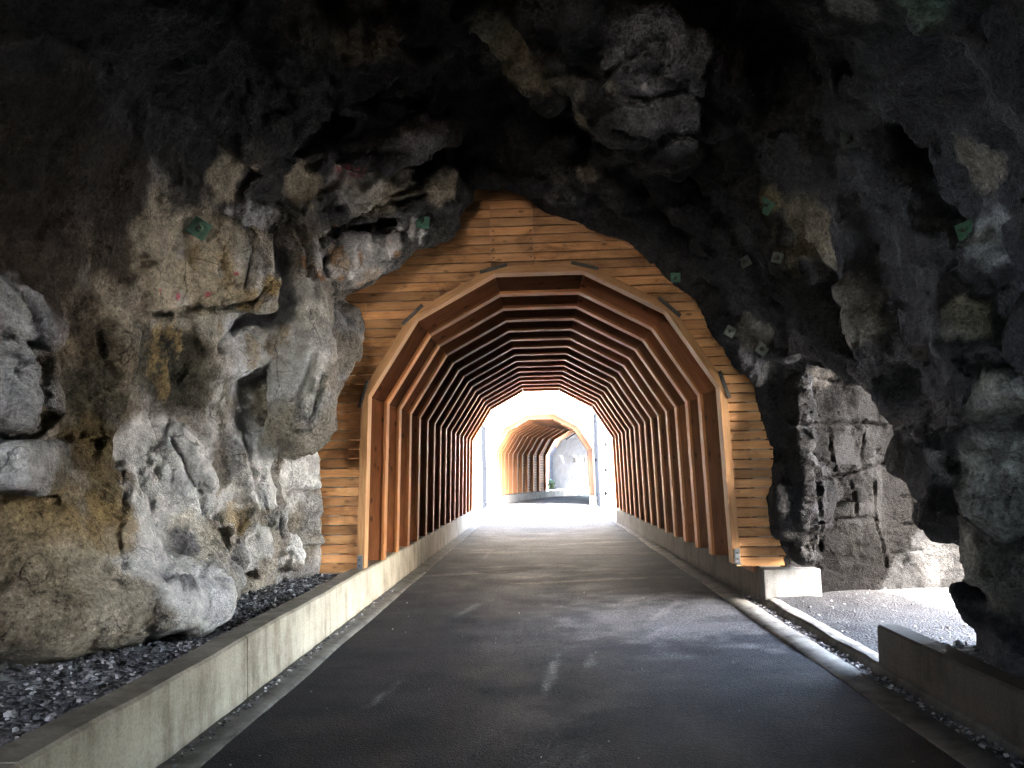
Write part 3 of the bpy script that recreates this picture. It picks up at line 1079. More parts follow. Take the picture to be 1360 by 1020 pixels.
def splat(px, py, r, c, s=1.0, squash=(1, 1, 1), soft=.35, seed=300, rag=.5, wt=None):
    p, n_ = hit(px, py)
    if p is None:
        return
    q = (co - np.array(p)) / (r * np.array(squash))
    dd = np.sqrt((q * q).sum(1))
    sel = dd < 2.2
    dv = dd[sel] + rag * fbm(co[sel] * (2.2 / max(.1, r)) + seed, 310, 3)
    m = np.clip((1 - dv) / soft, 0, 1) * s
    base[sel] = base[sel] * (1 - m[:, None]) + np.array(c) * m[:, None]
    if wt is not None:
        wet[sel] = wet[sel] * (1 - m) + wt * m


WHITE, PALE, TAN, OCHRE, RUST, SHADE_DARK, MOSS = ((.80, .79, .77), (.62, .61, .59), (.48, .42, .32), (.36, .26, .12), (.34, .16, .06), (.03, .03, .034), (.085, .08, .055))
GREY = (.42, .425, .44)
for a in ((240, 345, .75, TAN, .9), (330, 300, .35, GREY, .7), (360, 470, .62, (.60, .61, .63), .95), (320, 560, .3, (.58, .59, .61), .85), (350, 420, .35, PALE, .8), (400, 400, .32, PALE, .7),
          (225, 640, .66, WHITE, .97), (215, 740, .62, WHITE, .97), (270, 770, .4, WHITE, .9), (300, 680, .25, WHITE, .8), (260, 720, .35, (.55, .5, .4), .7), (405, 640, .42, WHITE, .9), (350, 640, .34, WHITE, .8),
          (330, 720, .3, PALE, .9), (385, 715, .3, WHITE, .8), (310, 690, .18, OCHRE, .8), (300, 610, .3, SHADE_DARK, .55),
          (235, 490, .48, (.045, .043, .032), .95), (125, 520, .34, MOSS, .85), (110, 580, .3, MOSS, .6), (190, 470, .3, MOSS, .8), (290, 530, .3, MOSS, .7), (130, 600, .3, (.17, .125, .06), .8), (150, 660, .25, (.2, .15, .07), .8),
          (60, 720, .5, OCHRE, .8), (110, 800, .6, TAN, .9), (40, 640, .4, (.2, .16, .10), .7), (150, 700, .28, OCHRE, .8), (20, 780, .5, (.22, .18, .12), .7),
          (70, 330, .6, (.08, .064, .048), .9), (150, 345, .36, (.075, .06, .046), .9), (165, 250, .4, (.05, .045, .04), .9), (120, 425, .32, (.11, .09, .065), .8), (235, 235, .34, (.05, .049, .047), .85), (330, 240, .2, (.07, .068, .066), .7), (60, 200, .7, (.05, .042, .035), .9), (140, 250, .5, (.07, .06, .05), .8), (150, 410, .3, TAN, .6), (360, 380, .12, OCHRE, .9), (330, 400, .15, OCHRE, .7),  # the dark browns paint the shade of the upper left corner
          (240, 720, .20, (.17, .165, .18), .9), (250, 770, .16, (.17, .165, .18), .9),
          (20, 420, .5, GREY, .9), (20, 530, .4, GREY, .9), (30, 625, .35, PALE, .9),
          (500, 235, .5, TAN, .75), (590, 250, .25, TAN, .7), (400, 240, .3, TAN, .8), (470, 330, .28, GREY, .6), (540, 300, .25, GREY, .5),
          (490, 345, .45, PALE, .6), (490, 370, .2, (.52, .42, .32), .8), (470, 250, .35, PALE, .5), (300, 230, .3, TAN, .7), (430, 440, .3, (.2, .18, .14), .5),
          (460, 350, .12, (.45, .36, .26), .9), (525, 330, .10, PALE, .8), (425, 365, .08, RUST, .8), (405, 350, .08, RUST, .7),
          (670, 45, .35, (.36, .34, .25), .85), (700, 100, .26, (.34, .31, .23), .8), (480, 30, .4, (.30, .25, .19), .8), (420, 30, .35, (.17, .14, .11), .6),  # lit parts of the ceiling painted as paler patches
          (770, 160, .14, (.30, .27, .2), .8), (780, 230, .14, (.30, .27, .2), .8), (860, 90, .6, (.20, .205, .215), .9), (890, 165, .45, (.22, .23, .24), .9), (740, 110, .3, (.25, .24, .2), .7), (560, 185, .35, (.2, .2, .21), .8),
          (815, 105, .14, (0.231, 0.220, 0.182), .9), (855, 115, .03, (.7, .7, .68), 1), (720, 20, .4, (0.066, 0.066, 0.069), .6),
          (1080, 310, .45, (0.167, 0.146, 0.104), .8), (985, 480, .3, SHADE_DARK, .9), (960, 430, .2, SHADE_DARK, .8), (1130, 420, .36, (0.230, 0.220, 0.188), .8), (1110, 345, .2, (0.230, 0.209, 0.167), .8), (1000, 440, .25, (0.209, 0.199, 0.167), .7),  # the near-black spots paint shade on the rock right of the portal
          (1020, 270, .2, (0.209, 0.179, 0.104), .8), (1300, 215, .25, (0.209, 0.188, 0.146), .8), (1320, 310, .25, (0.251, 0.262, 0.251), .8), (1285, 420, .18, (0.272, 0.262, 0.199), .8),  # light catching the bumps of the right wall, painted pale
          (1315, 540, .25, (0.283, 0.283, 0.251), .9), (1345, 650, .45, (0.293, 0.293, 0.251), .9), (1300, 760, .4, (0.209, 0.199, 0.158), .7), (1250, 610, .2, (0.293, 0.293, 0.283), .8),
          (1130, 10, .2, (0.251, 0.262, 0.230), .8), (1230, 5, .2, (0.209, 0.293, 0.230), .8),  # lit rock tips at the top, painted pale
          (1228, 690, .32, (.016, .0152, .014), .9), (1238, 745, .3, (.018, .0175, .017), .9), (1195, 620, .14, (.018, .0165, .014), .8), (1090, 500, .2, (.06, .055, .05), .7)):  # sunlit strip on the far wall of the window, painted paler
    splat(*a, soft=.16 if a[3] in (WHITE, SHADE_DARK) else .45 if a[3] == MOSS else .35, rag=.75 if a[3] == MOSS else .28 if a[2] > .4 else .5)
# lime and rust runs under the beak and on the ceiling lobes
for k in range(34):
    px, py = 432 + rng.random() * 130, 300 + rng.random() * 70
    splat(px, py, .035 + .03 * rng.random(), WHITE if rng.random() < .65 else (.42, .25, .13), .85, (1, 1, 2.6), .5, 300 + k, .6)
for k in range(26):
    px, py = 690 + rng.random() * 260, 20 + rng.random() * 160
    splat(px, py, .015 + .02 * rng.random(), (.2, .2, .2), .7, (1, 1, 3.), .5, 340 + k, .7)
for k in range(26):
    px, py = 200 + rng.random() * 230, 330 + rng.random() * 260
    splat(px, py, .05 + .06 * rng.random(), PALE if rng.random() < .7 else OCHRE, .6, (1, 1, 2.2), .5, 380 + k, .8)
# pink survey paint on the rock
for px, py, r in ((212, 387, .035), (236, 394, .032), (276, 391, .03), (313, 363, .028)):
    splat(px, py, r, (.62, .10, .17), .9, (1, 1, 1), .4, 420, .2)
for k in range(30):
    splat(446 + rng.random() * 42, 219 + rng.random() * 16, .018 + .014 * rng.random(), (.45, .12, .15), .75, (1, 1, 1), .5, 430 + k, .4)
wet = np.clip(wet + .5 * np.clip((nC - .1) * 3, 0, 1) * (1 - left), 0, 1)
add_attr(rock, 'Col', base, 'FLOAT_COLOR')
add_attr(rock, 'Wet', wet)
add_attr(rock, 'Broken', np.clip(.30 + .6 * lw + .7 * bk * (co[:, 0] > 2) - .35 * np.clip((6 - co[:, 1]) / 2, 0, 1), 0, 1))


# ------------------------------------------------------------------ ground, road, gutters, gravel
def sheet(name, nx, ny, fx, fy, fz, mat, kind='structure'):
    """grid of (nx, ny) points; fx(u,v), fy(u,v) place it, fz(p) gives height"""
    uu, vv = np.meshgrid(np.linspace(0, 1, nx), np.linspace(0, 1, ny), indexing='ij')
    p = np.stack([fx(uu, vv).ravel(), fy(uu, vv).ravel(), np.zeros(uu.size)], 1).astype(np.float32)
    p[:, 2] = fz(p)
    i = np.arange(nx * ny).reshape(nx, ny)
    q = np.stack([i[:-1, :-1], i[1:, :-1], i[1:, 1:], i[:-1, 1:]], -1).reshape(-1, 4)
    m = np_mesh(name, p, q)
    m.materials.append(mat)
    o = bpy.data.objects.new(name, m)
    col.objects.link(o)
    if kind:
        tag(o, kind=kind)
    return o, p


gnd = mesh_obj('ground', [(-600, -600, -.12), (600, -600, -.12), (600, 900, -.12), (-600, 900, -.12)], [[0, 1, 2, 3]], M['soil'])
tag(gnd, kind='structure')
hl = mesh_obj('hills_light_block', [(-60, -60, -.08), (3, -60, -.08), (3, -6.2, -.08), (-60, -6.2, -.08)], [[0, 1, 2, 3]], M['bark'])  # unseen dark sheet added to cut ground bounce through the rear opening
tag(hl, kind='structure')
Y2 = 36.6                     # face of the second portal


def cx(y):
    """centre line: straight through the first bore, bending right in the second"""
    s = np.maximum(0, np.asarray(y, float) - Y2 + .5)
    return s * s / 54.0


def G(px, py):
    d = ray(px, py)
    t = -CAMH / d.z
    return CAM + d * t


road, rp = sheet('road', 90, 1100, lambda u_, v: cx(-5.5 + 66 * v) + (-2.02 - .02 * np.sin(v * 86) - .012 * np.sin(v * 231)) * (1 - u_) + u_ * (2.25 + .012 * np.sin(v * 190)),
                 lambda u_, v: -5.5 + 66 * v, lambda p: .012 * noise(p * .8, 500), M['asphalt'])
rc = np.empty((len(rp), 3), np.float32)
rc[:] = (.0045, .0068, .0115)


def rmark(c, r, m_, s=1.0, ang=0.0, rag=.5, sd=0):
    q = rp[:, :2] - np.array([c[0], c[1]])
    ca, sa = math.cos(ang), math.sin(ang)
    a = (q[:, 0] * ca + q[:, 1] * sa) / r[0]
    b = (-q[:, 0] * sa + q[:, 1] * ca) / r[1]
    dd = np.sqrt(a * a + b * b) + rag * fbm(rp * 5 + sd, 520, 3)
    m = np.clip((1 - dd) / .6, 0, 1)[:, None] * s
    rc[:] = rc * (1 - m) + np.array(m_) * m


def rline(p0, p1, w, c, s, sd=0):
    a, b = G(*p0), G(*p1)
    rmark((a + b) / 2, ((b - a).length / 2, w), c, s, math.atan2(b.y - a.y, b.x - a.x), .5, sd)


wearx = rp[:, 0] - cx(rp[:, 1])
worn = np.clip(1 - np.abs(wearx - .35) / 1.5, 0, 1) * np.clip(.5 + fbm(rp * np.array([.9, .5, 1]), 530, 3), 0, 1)
rc += worn[:, None] * np.array((.021, .022, .024))
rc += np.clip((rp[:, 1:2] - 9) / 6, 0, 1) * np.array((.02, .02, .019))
rmark((1.35, 8.6), (1.3, 1.8), (.085, .086, .09), .7, 0, .7, 3)  # pool of light from the side window, painted into the road colour
for i_, (p0, p1, w, s) in enumerate((((721, 930), (741, 868), .035, .9), ((478, 946), (532, 904), .03, .6), ((782, 890), (785, 868), .03, .5), ((776, 1015), (778, 998), .02, .6),
                                      ((850, 835), (905, 795), .06, .5), ((830, 800), (870, 790), .06, .4), ((600, 822), (640, 800), .05, .35), ((860, 850), (890, 830), .05, .4), ((640, 745), (655, 728), .05, .4))):
    rline(p0, p1, w * 1.3, (.16, .16, .16), s * .75, i_)
for k in range(46):                                             # dusty bands and wet seams across the road in the bore
    y = 10.5 + 10 * rng.random()
    rmark((rng.normal(.1, .7), y), (.5 + .9 * rng.random(), .05 + .16 * rng.random()), (.085, .082, .075) if k % 2 else (.012, .012, .012), .75, rng.normal(0, .12), .8, k)
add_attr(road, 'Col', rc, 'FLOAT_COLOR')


def pan(name, x0, x1, y0, y1, prof, mat, nx=None):
    """a strip along the road with a cross-section prof(t)"""
    n = nx or len(prof)
    pr = np.array(prof)
    return sheet(name, n, int((y1 - y0) / .07) + 2, lambda u_, v: np.interp(u_, np.linspace(0, 1, len(pr)), pr[:, 0]) + .012 * np.sin(v * (y1 - y0) * 5.1) * (u_ < .01) , lambda u_, v: y0 + (y1 - y0) * v,
                 lambda p: np.interp(p[:, 0], pr[:, 0], pr[:, 1]).astype(np.float32) + .006 * noise(p * 6, 540), mat)[0]


pan('gutter', 0, 0, -5.5, 36, [(-2.17, .03), (-2.10, .03), (-2.02, .02), (-1.95, .016), (-1.93, -.03)], M['gutter'])
pan('gutter', 0, 0, -5.5, 36, [(2.17, -.03), (2.19, .016), (2.30, .022), (2.40, .024), (2.43, -.02), (2.56, -.025), (2.585, .03), (2.64, .036)], M['gutter'])
pan('gutter', 0, 0, 6.36, 9.38, [(2.60, .05), (2.63, .055), (2.72, .055), (2.75, -.05)], M['gutter'])

LB = sheet('gravel', 46, 210, lambda u_, v: -4.3 + (4.3 - 2.32) * u_, lambda u_, v: -5.4 + 15.0 * v,
           lambda p: .39 + .06 * np.clip((-2.5 - p[:, 0]), 0, 1.2) + .035 * fbm(p * 1.7, 550, 3) - .05 * np.exp(-((p[:, 0] + 2.35) / .12) ** 2), M['gravel'], 'stuff')
AB = sheet('gravel', 110, 90, lambda u_, v: 2.70 + 4.4 * u_, lambda u_, v: 2.0 + 8.6 * v,
           lambda p: .035 + .05 * np.clip((p[:, 1] - 8.7) * 1.2, 0, 1.2) + .025 * fbm(p * 2.2, 560, 3), M['pale_gravel'], 'stuff')
RB = sheet('gravel', 26, 150, lambda u_, v: 2.76 + 1.5 * u_, lambda u_, v: -5.4 + 11.6 * v,
           lambda p: .26 + .10 * np.clip(p[:, 0] - 3, 0, 1) + .035 * fbm(p * 2.2, 570, 3) - .5 * np.clip((p[:, 1] - 5.95) / .3, 0, 1) ** 2, M['gravel'], 'stuff')


def pebbles(name, spots, sizes):
    bm = bmesh.new()
    bmesh.ops.create_icosphere(bm, subdivisions=1, radius=1)
    bv = np.array([v.co for v in bm.verts], np.float32)
    bf = np.array([[v.index for v in f.verts] for f in bm.faces])
    bm.free()
    n, k = len(spots), len(bv)
    v = np.tile(bv, (n, 1, 1)) * (.72 + .56 * rng.random((n, k, 1)))
    v *= np.stack([.8 + .5 * rng.random(n), .7 + .4 * rng.random(n), .5 + .3 * rng.random(n)], 1)[:, None, :]
    an = rng.random(n) * 6.28
    ca, sa = np.cos(an)[:, None], np.sin(an)[:, None]
    tl = rng.normal(0, .4, n)[:, None]
    x, y, z = v[..., 0], v[..., 1], v[..., 2]
    y, z = y * np.cos(tl) - z * np.sin(tl), y * np.sin(tl) + z * np.cos(tl)
    v = np.stack([x * ca - y * sa, x * sa + y * ca, z], -1) * np.asarray(sizes)[:, None, None] + np.asarray(spots)[:, None, :]
    q = (bf[None] + (np.arange(n) * k)[:, None, None]).reshape(-1, 3)
    m = np_mesh(name, v.reshape(-1, 3), q)
    m.polygons.foreach_set('use_smooth', np.zeros(len(q), bool))
    m.materials.append(M['pebble'])
    o = bpy.data.objects.new(name, m)
    col.objects.link(o)
    tag(o, kind='stuff')
    add_attr(o, 'Tone', np.repeat(rng.random(n), k))
    return o


def scatter(sh, n, y0, y1, smin_, smax_, fx=None):
    o, p = sh
    ok = np.nonzero((p[:, 1] > y0) & (p[:, 1] < y1) & (fx(p) if fx else True))[0]
    s = p[rng.choice(ok, n)] + np.stack([rng.normal(0, .03, n), rng.normal(0, .04, n), np.zeros(n)], 1)
    z = smin_ + (smax_ - smin_) * rng.random(n) ** 2.5
    s[:, 2] += z * .25
    return s, z


a, b = scatter(LB, 13000, 1.6, 9.5, .007, .024, lambda p: p[:, 0] < -2.36)
c, d = scatter(RB, 1500, 3, 6.1, .012, .04)
e, f = scatter(AB, 260, 6.2, 10.2, .008, .022, lambda p: p[:, 0] < 6)
gut = np.stack([-2.12 + .06 * rng.random(500) ** 2, 2 + 9 * rng.random(500), np.full(500, .03)], 1)
gut2 = np.stack([2.44 + .13 * rng.random(700), 3 + 7 * rng.random(700), np.full(700, -.015)], 1)
rdp = np.stack([-1.8 + 3.8 * rng.random(90), 3 + 8 * rng.random(90), np.full(90, .004)], 1)
pebbles('gravel', np.concatenate([a, c, e, gut, gut2, rdp]),
        np.concatenate([b, d, f, .006 + .014 * rng.random(500) ** 2, .006 + .016 * rng.random(700) ** 2, .004 + .006 * rng.random(90)]))


# the body of the hill that the cavern and the bores are cut through
hm = MB()
hm.box((-12, -5.88, -.5), (-5.14, 23.4, 9.5)).box((-5.13, -5.88, 6.94), (6.53, 11.5, 9.5))
hm.box((6.54, -5.88, -.5), (7.2, 4.3, 9.5)).box((6.54, 4.31, 5.6), (6.9, 10.8, 9.5)).box((6.54, 11.6, -.5), (7.2, 23.4, 5.6))
hm.box((-5.13, -6.6, -.5), (-3.9, -5.87, 6.93)).box((-1.1, -6.6, -.5), (6.53, -5.87, 6.93)).box((-3.89, -6.6, -.5), (-1.11, -5.87, 2.7)).box((-3.89, -6.6, 5.0), (-1.11, -5.87, 6.93))
hm.box((-5.13, 10.82, -.5), (-3.3, 23.4, 6.9)).box((3.3, 10.82, -.5), (5.2, 23.4, 5.6)).box((-3.29, 10.82, 5.0), (3.29, 23.4, 5.6)).box((5.21, 11.7, -.5), (6.53, 23.4, 5.6)).box((3.31, 10.82, 5.61), (6.53, 11.4, 6.93)).box((-3.29, 10.82, 5.61), (3.3, 11.4, 6.93))
hm.box((-1, -13, -.1), (12, -10.5, 14))  # unseen block added to keep the sun out of the rear opening
hb = hm.build('hills_light_block', M['cliff'])
tag(hb, kind='structure')


# ------------------------------------------------------------------ concrete kerb walls
def kerb(name, label, xin, y0, y1, h, th, side, mat, joints=3.0, group=None, curved=False):
    """low concrete wall; xin(y) gives the road-side face; cast in lengths with a groove between"""
    ys = {round(y0 + (y1 - y0) * i / max(2, int((y1 - y0) / .25)), 3): 0 for i in range(max(2, int((y1 - y0) / .25)) + 1)}
    yj = y0 + 1.3
    while yj < y1 - .3:
        ys.update({round(yj - .009, 4): 0, round(yj - .003, 4): .012, round(yj + .003, 4): .012, round(yj + .009, 4): 0})
        yj += 2.44
    ys = sorted(ys.items())
    n = len(ys) - 1
    vs, fs, uv = [], [], []
    b = .018
    for y, jn in ys:
        x = xin(y) + side * jn
        sec = [(0, -.08), (.012, h - b), (.012 + b, h), (th - b, h), (th, h - b), (th, -.08)]
        wob = .004 * math.sin(y * 2.3) + .003 * math.sin(y * 7.1)
        for (dx, z) in sec:
            vs.append((x + side * dx, y, z + (wob - jn if z > 0 else 0)))
    m = 6
    for i in range(n):
        for k in range(m - 1):
            f_ = [i * m + k, i * m + k + 1, (i + 1) * m + k + 1, (i + 1) * m + k]
            fs.append(f_ if side > 0 else f_[::-1])
    fs.append([k for k in range(m)][::-1] if side > 0 else [k for k in range(m)])
    fs.append([n * m + k for k in range(m)] if side > 0 else [n * m + k for k in range(m)][::-1])
    o = mesh_obj(name, vs, fs, mat)
    tag(o, label, 'kerb', group)
    return o


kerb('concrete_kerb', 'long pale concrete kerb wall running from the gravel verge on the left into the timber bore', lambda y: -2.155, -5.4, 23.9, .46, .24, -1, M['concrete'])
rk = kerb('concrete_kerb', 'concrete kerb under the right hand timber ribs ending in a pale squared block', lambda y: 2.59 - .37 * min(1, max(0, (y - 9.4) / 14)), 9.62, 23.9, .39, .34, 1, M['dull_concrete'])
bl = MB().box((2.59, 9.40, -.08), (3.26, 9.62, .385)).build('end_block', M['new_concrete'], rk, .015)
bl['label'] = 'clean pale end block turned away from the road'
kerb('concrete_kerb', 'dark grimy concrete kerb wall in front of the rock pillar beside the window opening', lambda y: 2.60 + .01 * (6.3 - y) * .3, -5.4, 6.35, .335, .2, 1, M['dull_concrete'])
kerb('concrete_kerb', 'sunlit curved kerb under the ribs of the far timber bore', lambda y: float(cx(y)) - 2.16, Y2 - .4, 52, .40, .3, -1, M['new_concrete'])
kerb('concrete_kerb', 'kerb stub at the right foot of the far timber portal', lambda y: float(cx(y)) + 2.20, Y2 - .4, 48.6, .40, .3, 1, M['concrete'])


# ------------------------------------------------------------------ timber portal and lining
def clad(mb, tones, y, xl, xr, z0, z1, row, inner, outer=None, seams=(), cxo=0.0, thick=.04):
    """horizontal planks round the arch hole; inner/outer are profile polylines"""
    z = z0
    while z < z1 - 1e-6:
        zt = min(z + row, z1)

        def bounds(zz):
            lo, hi = xl, xr
            if outer is not None:
                o_ = prof_x(outer, zz)
                if o_ is None:
                    return None
                lo, hi = o_[0], o_[1]
            return lo, hi
        bb, bt = bounds(z), bounds(zt)
        if bb is None or bt is None:
            break
        ib, it = prof_x(inner, z), prof_x(inner, zt)
        gap = .0065
        pieces = []
        if ib and it:
            pieces += [(bb[0], bt[0], ib[0], it[0]), (ib[1], it[1], bb[1], bt[1])]
        else:
            if ib:                                       # row that meets the arch crown: keep it whole, the frame hides the corner
                pass
            pieces.append((bb[0], bt[0], bb[1], bt[1]))
        for (a0, a1, b0, b1) in pieces:
            cuts = []
            mid_lo, mid_hi = max(a0, a1), min(b0, b1)
            for s in seams:
                if mid_lo + .05 < s < mid_hi - .05 and z > 4.08:
                    cuts.append(s)
            if b0 - a0 > 1.0 and random.random() < .6:
                c_ = random.uniform(mid_lo + .3, mid_hi - .3)
                if all(abs(c_ - s) > .5 for s in cuts):
                    cuts.append(c_)
            cuts = sorted(cuts)
            xs = [(a0, a1)] + [(c_, c_) for c_ in cuts] + [(b0, b1)]
            for (p0, p1), (q0, q1) in zip(xs, xs[1:]):
                g = .0016
                dy = random.uniform(0, .006)
                mb.quadbox([(p0 + g + cxo, y + dy, z + gap), (q0 - g + cxo, y + dy, z + gap), (q0 - g + cxo, y + thick, z + gap), (p0 + g + cxo, y + thick, z + gap),
                            (p1 + g + cxo, y + dy, zt - gap), (q1 - g + cxo, y + dy, zt - gap), (q1 - g + cxo, y + thick, zt - gap), (p1 + g + cxo, y + thick, zt - gap)])
                tones.append(random.random())
        z = zt


def tone_attr(o, tones, per=8):
    add_attr(o, 'Plank', np.repeat(np.array(tones, np.float32), per))


def arch_beams(mb, prof, depth, y0, y1, tones, gap=.0, cxo=0.0):
    """mitred beams between the profile and its outward offset"""
    out = offset_prof(prof, depth)
    for i in range(len(prof) - 1):
        a, b, c_, d_ = prof[i], prof[i + 1], out[i + 1], out[i]
        if gap:
            L = math.hypot(b[0] - a[0], b[1] - a[1])
            t = gap / L
            lerp = lambda p, q, k: (p[0] + (q[0] - p[0]) * k, p[1] + (q[1] - p[1]) * k)
            a, b, c_, d_ = lerp(a, b, t), lerp(b, a, t), lerp(c_, d_, t), lerp(d_, c_, t)
        P = lambda p, y: (p[0] + cxo, y, p[1])
        mb.quadbox([P(a, y0), P(d_, y0), P(d_, y1), P(a, y1), P(b, y0), P(c_, y0), P(c_, y1), P(b, y1)])
        tones.append(random.random())
    return mb


PR = [(x + CX, z) for x, z in PROF]
PR0 = [(x + CX, z) for x, z in PROF]


def place_profile(prof, dx):
    return [(x + dx, z) for x, z in prof]


portal = empty('timber_portal', (CX, FY, 0), 'honey coloured plank facade with a polygonal beam arch at the end of the rock cavern', 'portal')
mb, tn = MB(), []
clad(mb, tn, FY, -4.3, 3.02, 0.40, 5.62, .1175, offset_prof(PROF, .05), None, (-.62, -.06 + .0), CX)
cl = mb.build('cladding', M['cladding'], portal)
tone_attr(cl, tn)
# arch beams of the portal, one mesh each
out_p = offset_prof(PROF, .095)
for i in range(7):
    a_, b_, c_, d_ = PROF[i], PROF[i + 1], out_p[i + 1], out_p[i]
    t = .003
    P = lambda p, y: (p[0] + CX, y, p[1])
    w = MB().quadbox([P(a_, FY - .045), P(d_, FY - .045), P(d_, FY + .16), P(a_, FY + .16), P(b_, FY - .045), P(c_, FY - .045), P(c_, FY + .16), P(b_, FY + .16)])
    o = w.build('arch_beam', M['beam'], portal, .004)
    tone_attr(o, [.35 + .6 * random.random()])
for i in range(1, 7):                                           # steel straps across the joints
    p = Vector((PROF[i][0] + CX, 0, PROF[i][1]))
    t0 = Vector((PROF[i][0] - PROF[i - 1][0], 0, PROF[i][1] - PROF[i - 1][1])).normalized()
    t1 = Vector((PROF[i + 1][0] - PROF[i][0], 0, PROF[i + 1][1] - PROF[i][1])).normalized()
    tg = (t0 + t1).normalized()
    nr = Vector((-tg.z, 0, tg.x))
    c = p + nr * .066
    c.y = FY - .058
    o = MB().obox(c, tg * .178, (0, .013, 0), nr * .021).build('joint_strap', M['steel'], portal, .004)
    for s in (-.13, -.06, .06, .13):
        q = c + tg * s
        MB().tube(q + Vector((0, -.012, 0)), q + Vector((0, -.026, 0)), .011, n=8).build('bolt', M['steel'], o)
for sx in (-1, 1):
    x = CX + sx * (2.2 * K + .05)
    o = MB().box((x - .032, FY - .06, .44), (x + .032, FY - .046, .62)).box((x - .032, FY - .13, .437), (x + .032, FY - .06, .45)).build('base_bracket', M['galv'], portal, .002)
    for z in (.50, .57):
        MB().tube((x, FY - .06, z), (x, FY - .075, z), .012, n=8).build('bolt', M['steel'], o)
for xx in (-.58, -.10):
    for r_ in range(5):
        z = .40 + .1175 * (32 + r_) + .06
        MB().tube((xx + CX, FY + .004, z), (xx + CX, FY - .006, z), .010, n=8).build('nail', M['steel'], portal)

NR, SP = 16, 14.1 / 15
lining = empty('timber_lining', (CX, FY + .2, 0), 'row of dark brown timber ribs and boards lining the near bore', 'tunnel lining')
mb, tn = MB(), []
RD = .29
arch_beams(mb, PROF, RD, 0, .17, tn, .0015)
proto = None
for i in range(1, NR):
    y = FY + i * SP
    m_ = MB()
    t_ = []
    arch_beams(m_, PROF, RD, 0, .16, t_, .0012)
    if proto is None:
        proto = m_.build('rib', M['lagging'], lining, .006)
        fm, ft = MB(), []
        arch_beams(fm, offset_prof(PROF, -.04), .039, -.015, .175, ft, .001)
        lit_facing = fm.build('lit_facing_board', M['lit_facing'], proto, .004)  # boards added so the ribs' lit inner faces are in the wood colour
        tone_attr(lit_facing, ft)
        lit_facing.matrix_parent_inverse = Matrix.Identity(4)
        proto.location = (0, y - FY - .2, 0)
        tone_attr(proto, t_)
        proto.matrix_parent_inverse = Matrix.Identity(4)
    else:
        o = proto.copy()
        if i % 3 == 0:
            o.data = proto.data.copy()
            o.data.attributes['Plank'].data.foreach_set('value', np.repeat(np.array(t_, np.float32), 8))
        col.objects.link(o)
        o.parent = lining
        o.matrix_parent_inverse = Matrix.Identity(4)
        o.location = (0, y - FY - .2, 0)
        fc = lit_facing.copy()
        col.objects.link(fc)
        fc.parent = o
        fc.matrix_parent_inverse = Matrix.Identity(4)


def lag(mb, tones, prof, y0, y1, xc, bw=.16):
    """boards lying along the bore just outside the ribs"""
    for i in range(len(prof) - 1):
        a_, b_ = prof[i], prof[i + 1]
        L = math.hypot(b_[0] - a_[0], b_[1] - a_[1])
        n = max(1, round(L / bw))
        nx_, nz_ = -(b_[1] - a_[1]) / L, (b_[0] - a_[0]) / L
        for k in range(n):
            t0, t1 = k / n + .004 / L, (k + 1) / n - .004 / L
            q0 = (a_[0] + (b_[0] - a_[0]) * t0, a_[1] + (b_[1] - a_[1]) * t0)
            q1 = (a_[0] + (b_[0] - a_[0]) * t1, a_[1] + (b_[1] - a_[1]) * t1)
            s = random.uniform(.001, .006)
            th = .05
            A = lambda q, e, y: (q[0] + nx_ * e + xc(y), y, q[1] + nz_ * e)
            mb.quadbox([A(q0, s, y0), A(q0, th, y0), A(q0, th, y1), A(q0, s, y1), A(q1, s, y0), A(q1, th, y0), A(q1, th, y1), A(q1, s, y1)])
            tones.append(random.random())


lp = offset_prof(PROF, RD)
lp = [(lp[0][0], .30)] + lp[1:-1] + [(lp[-1][0], .30)]
mb, tn = MB(), []
for k in range(4):
    lag(mb, tn, lp, FY + .17 + 3.5 * k, FY + .17 + 3.5 * (k + 1) - .004, lambda y: CX)
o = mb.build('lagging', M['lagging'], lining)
tone_attr(o, tn)
# solid backing behind the boards so that no daylight comes through their joints
bk_in, bk_out = offset_prof(lp, .056), offset_prof(lp, .30)
mb = MB()
for i in range(7):
    P = lambda p, y: (p[0] + CX, y, p[1])
    a_, b_, c_, d_ = bk_in[i], bk_in[i + 1], bk_out[i + 1], bk_out[i]
    mb.quadbox([P(a_, FY + .05), P(d_, FY + .05), P(d_, FY + 14.2), P(a_, FY + 14.2), P(b_, FY + .05), P(c_, FY + .05), P(c_, FY + 14.2), P(b_, FY + 14.2)])
mb.build('backing', M['soil'], lining)

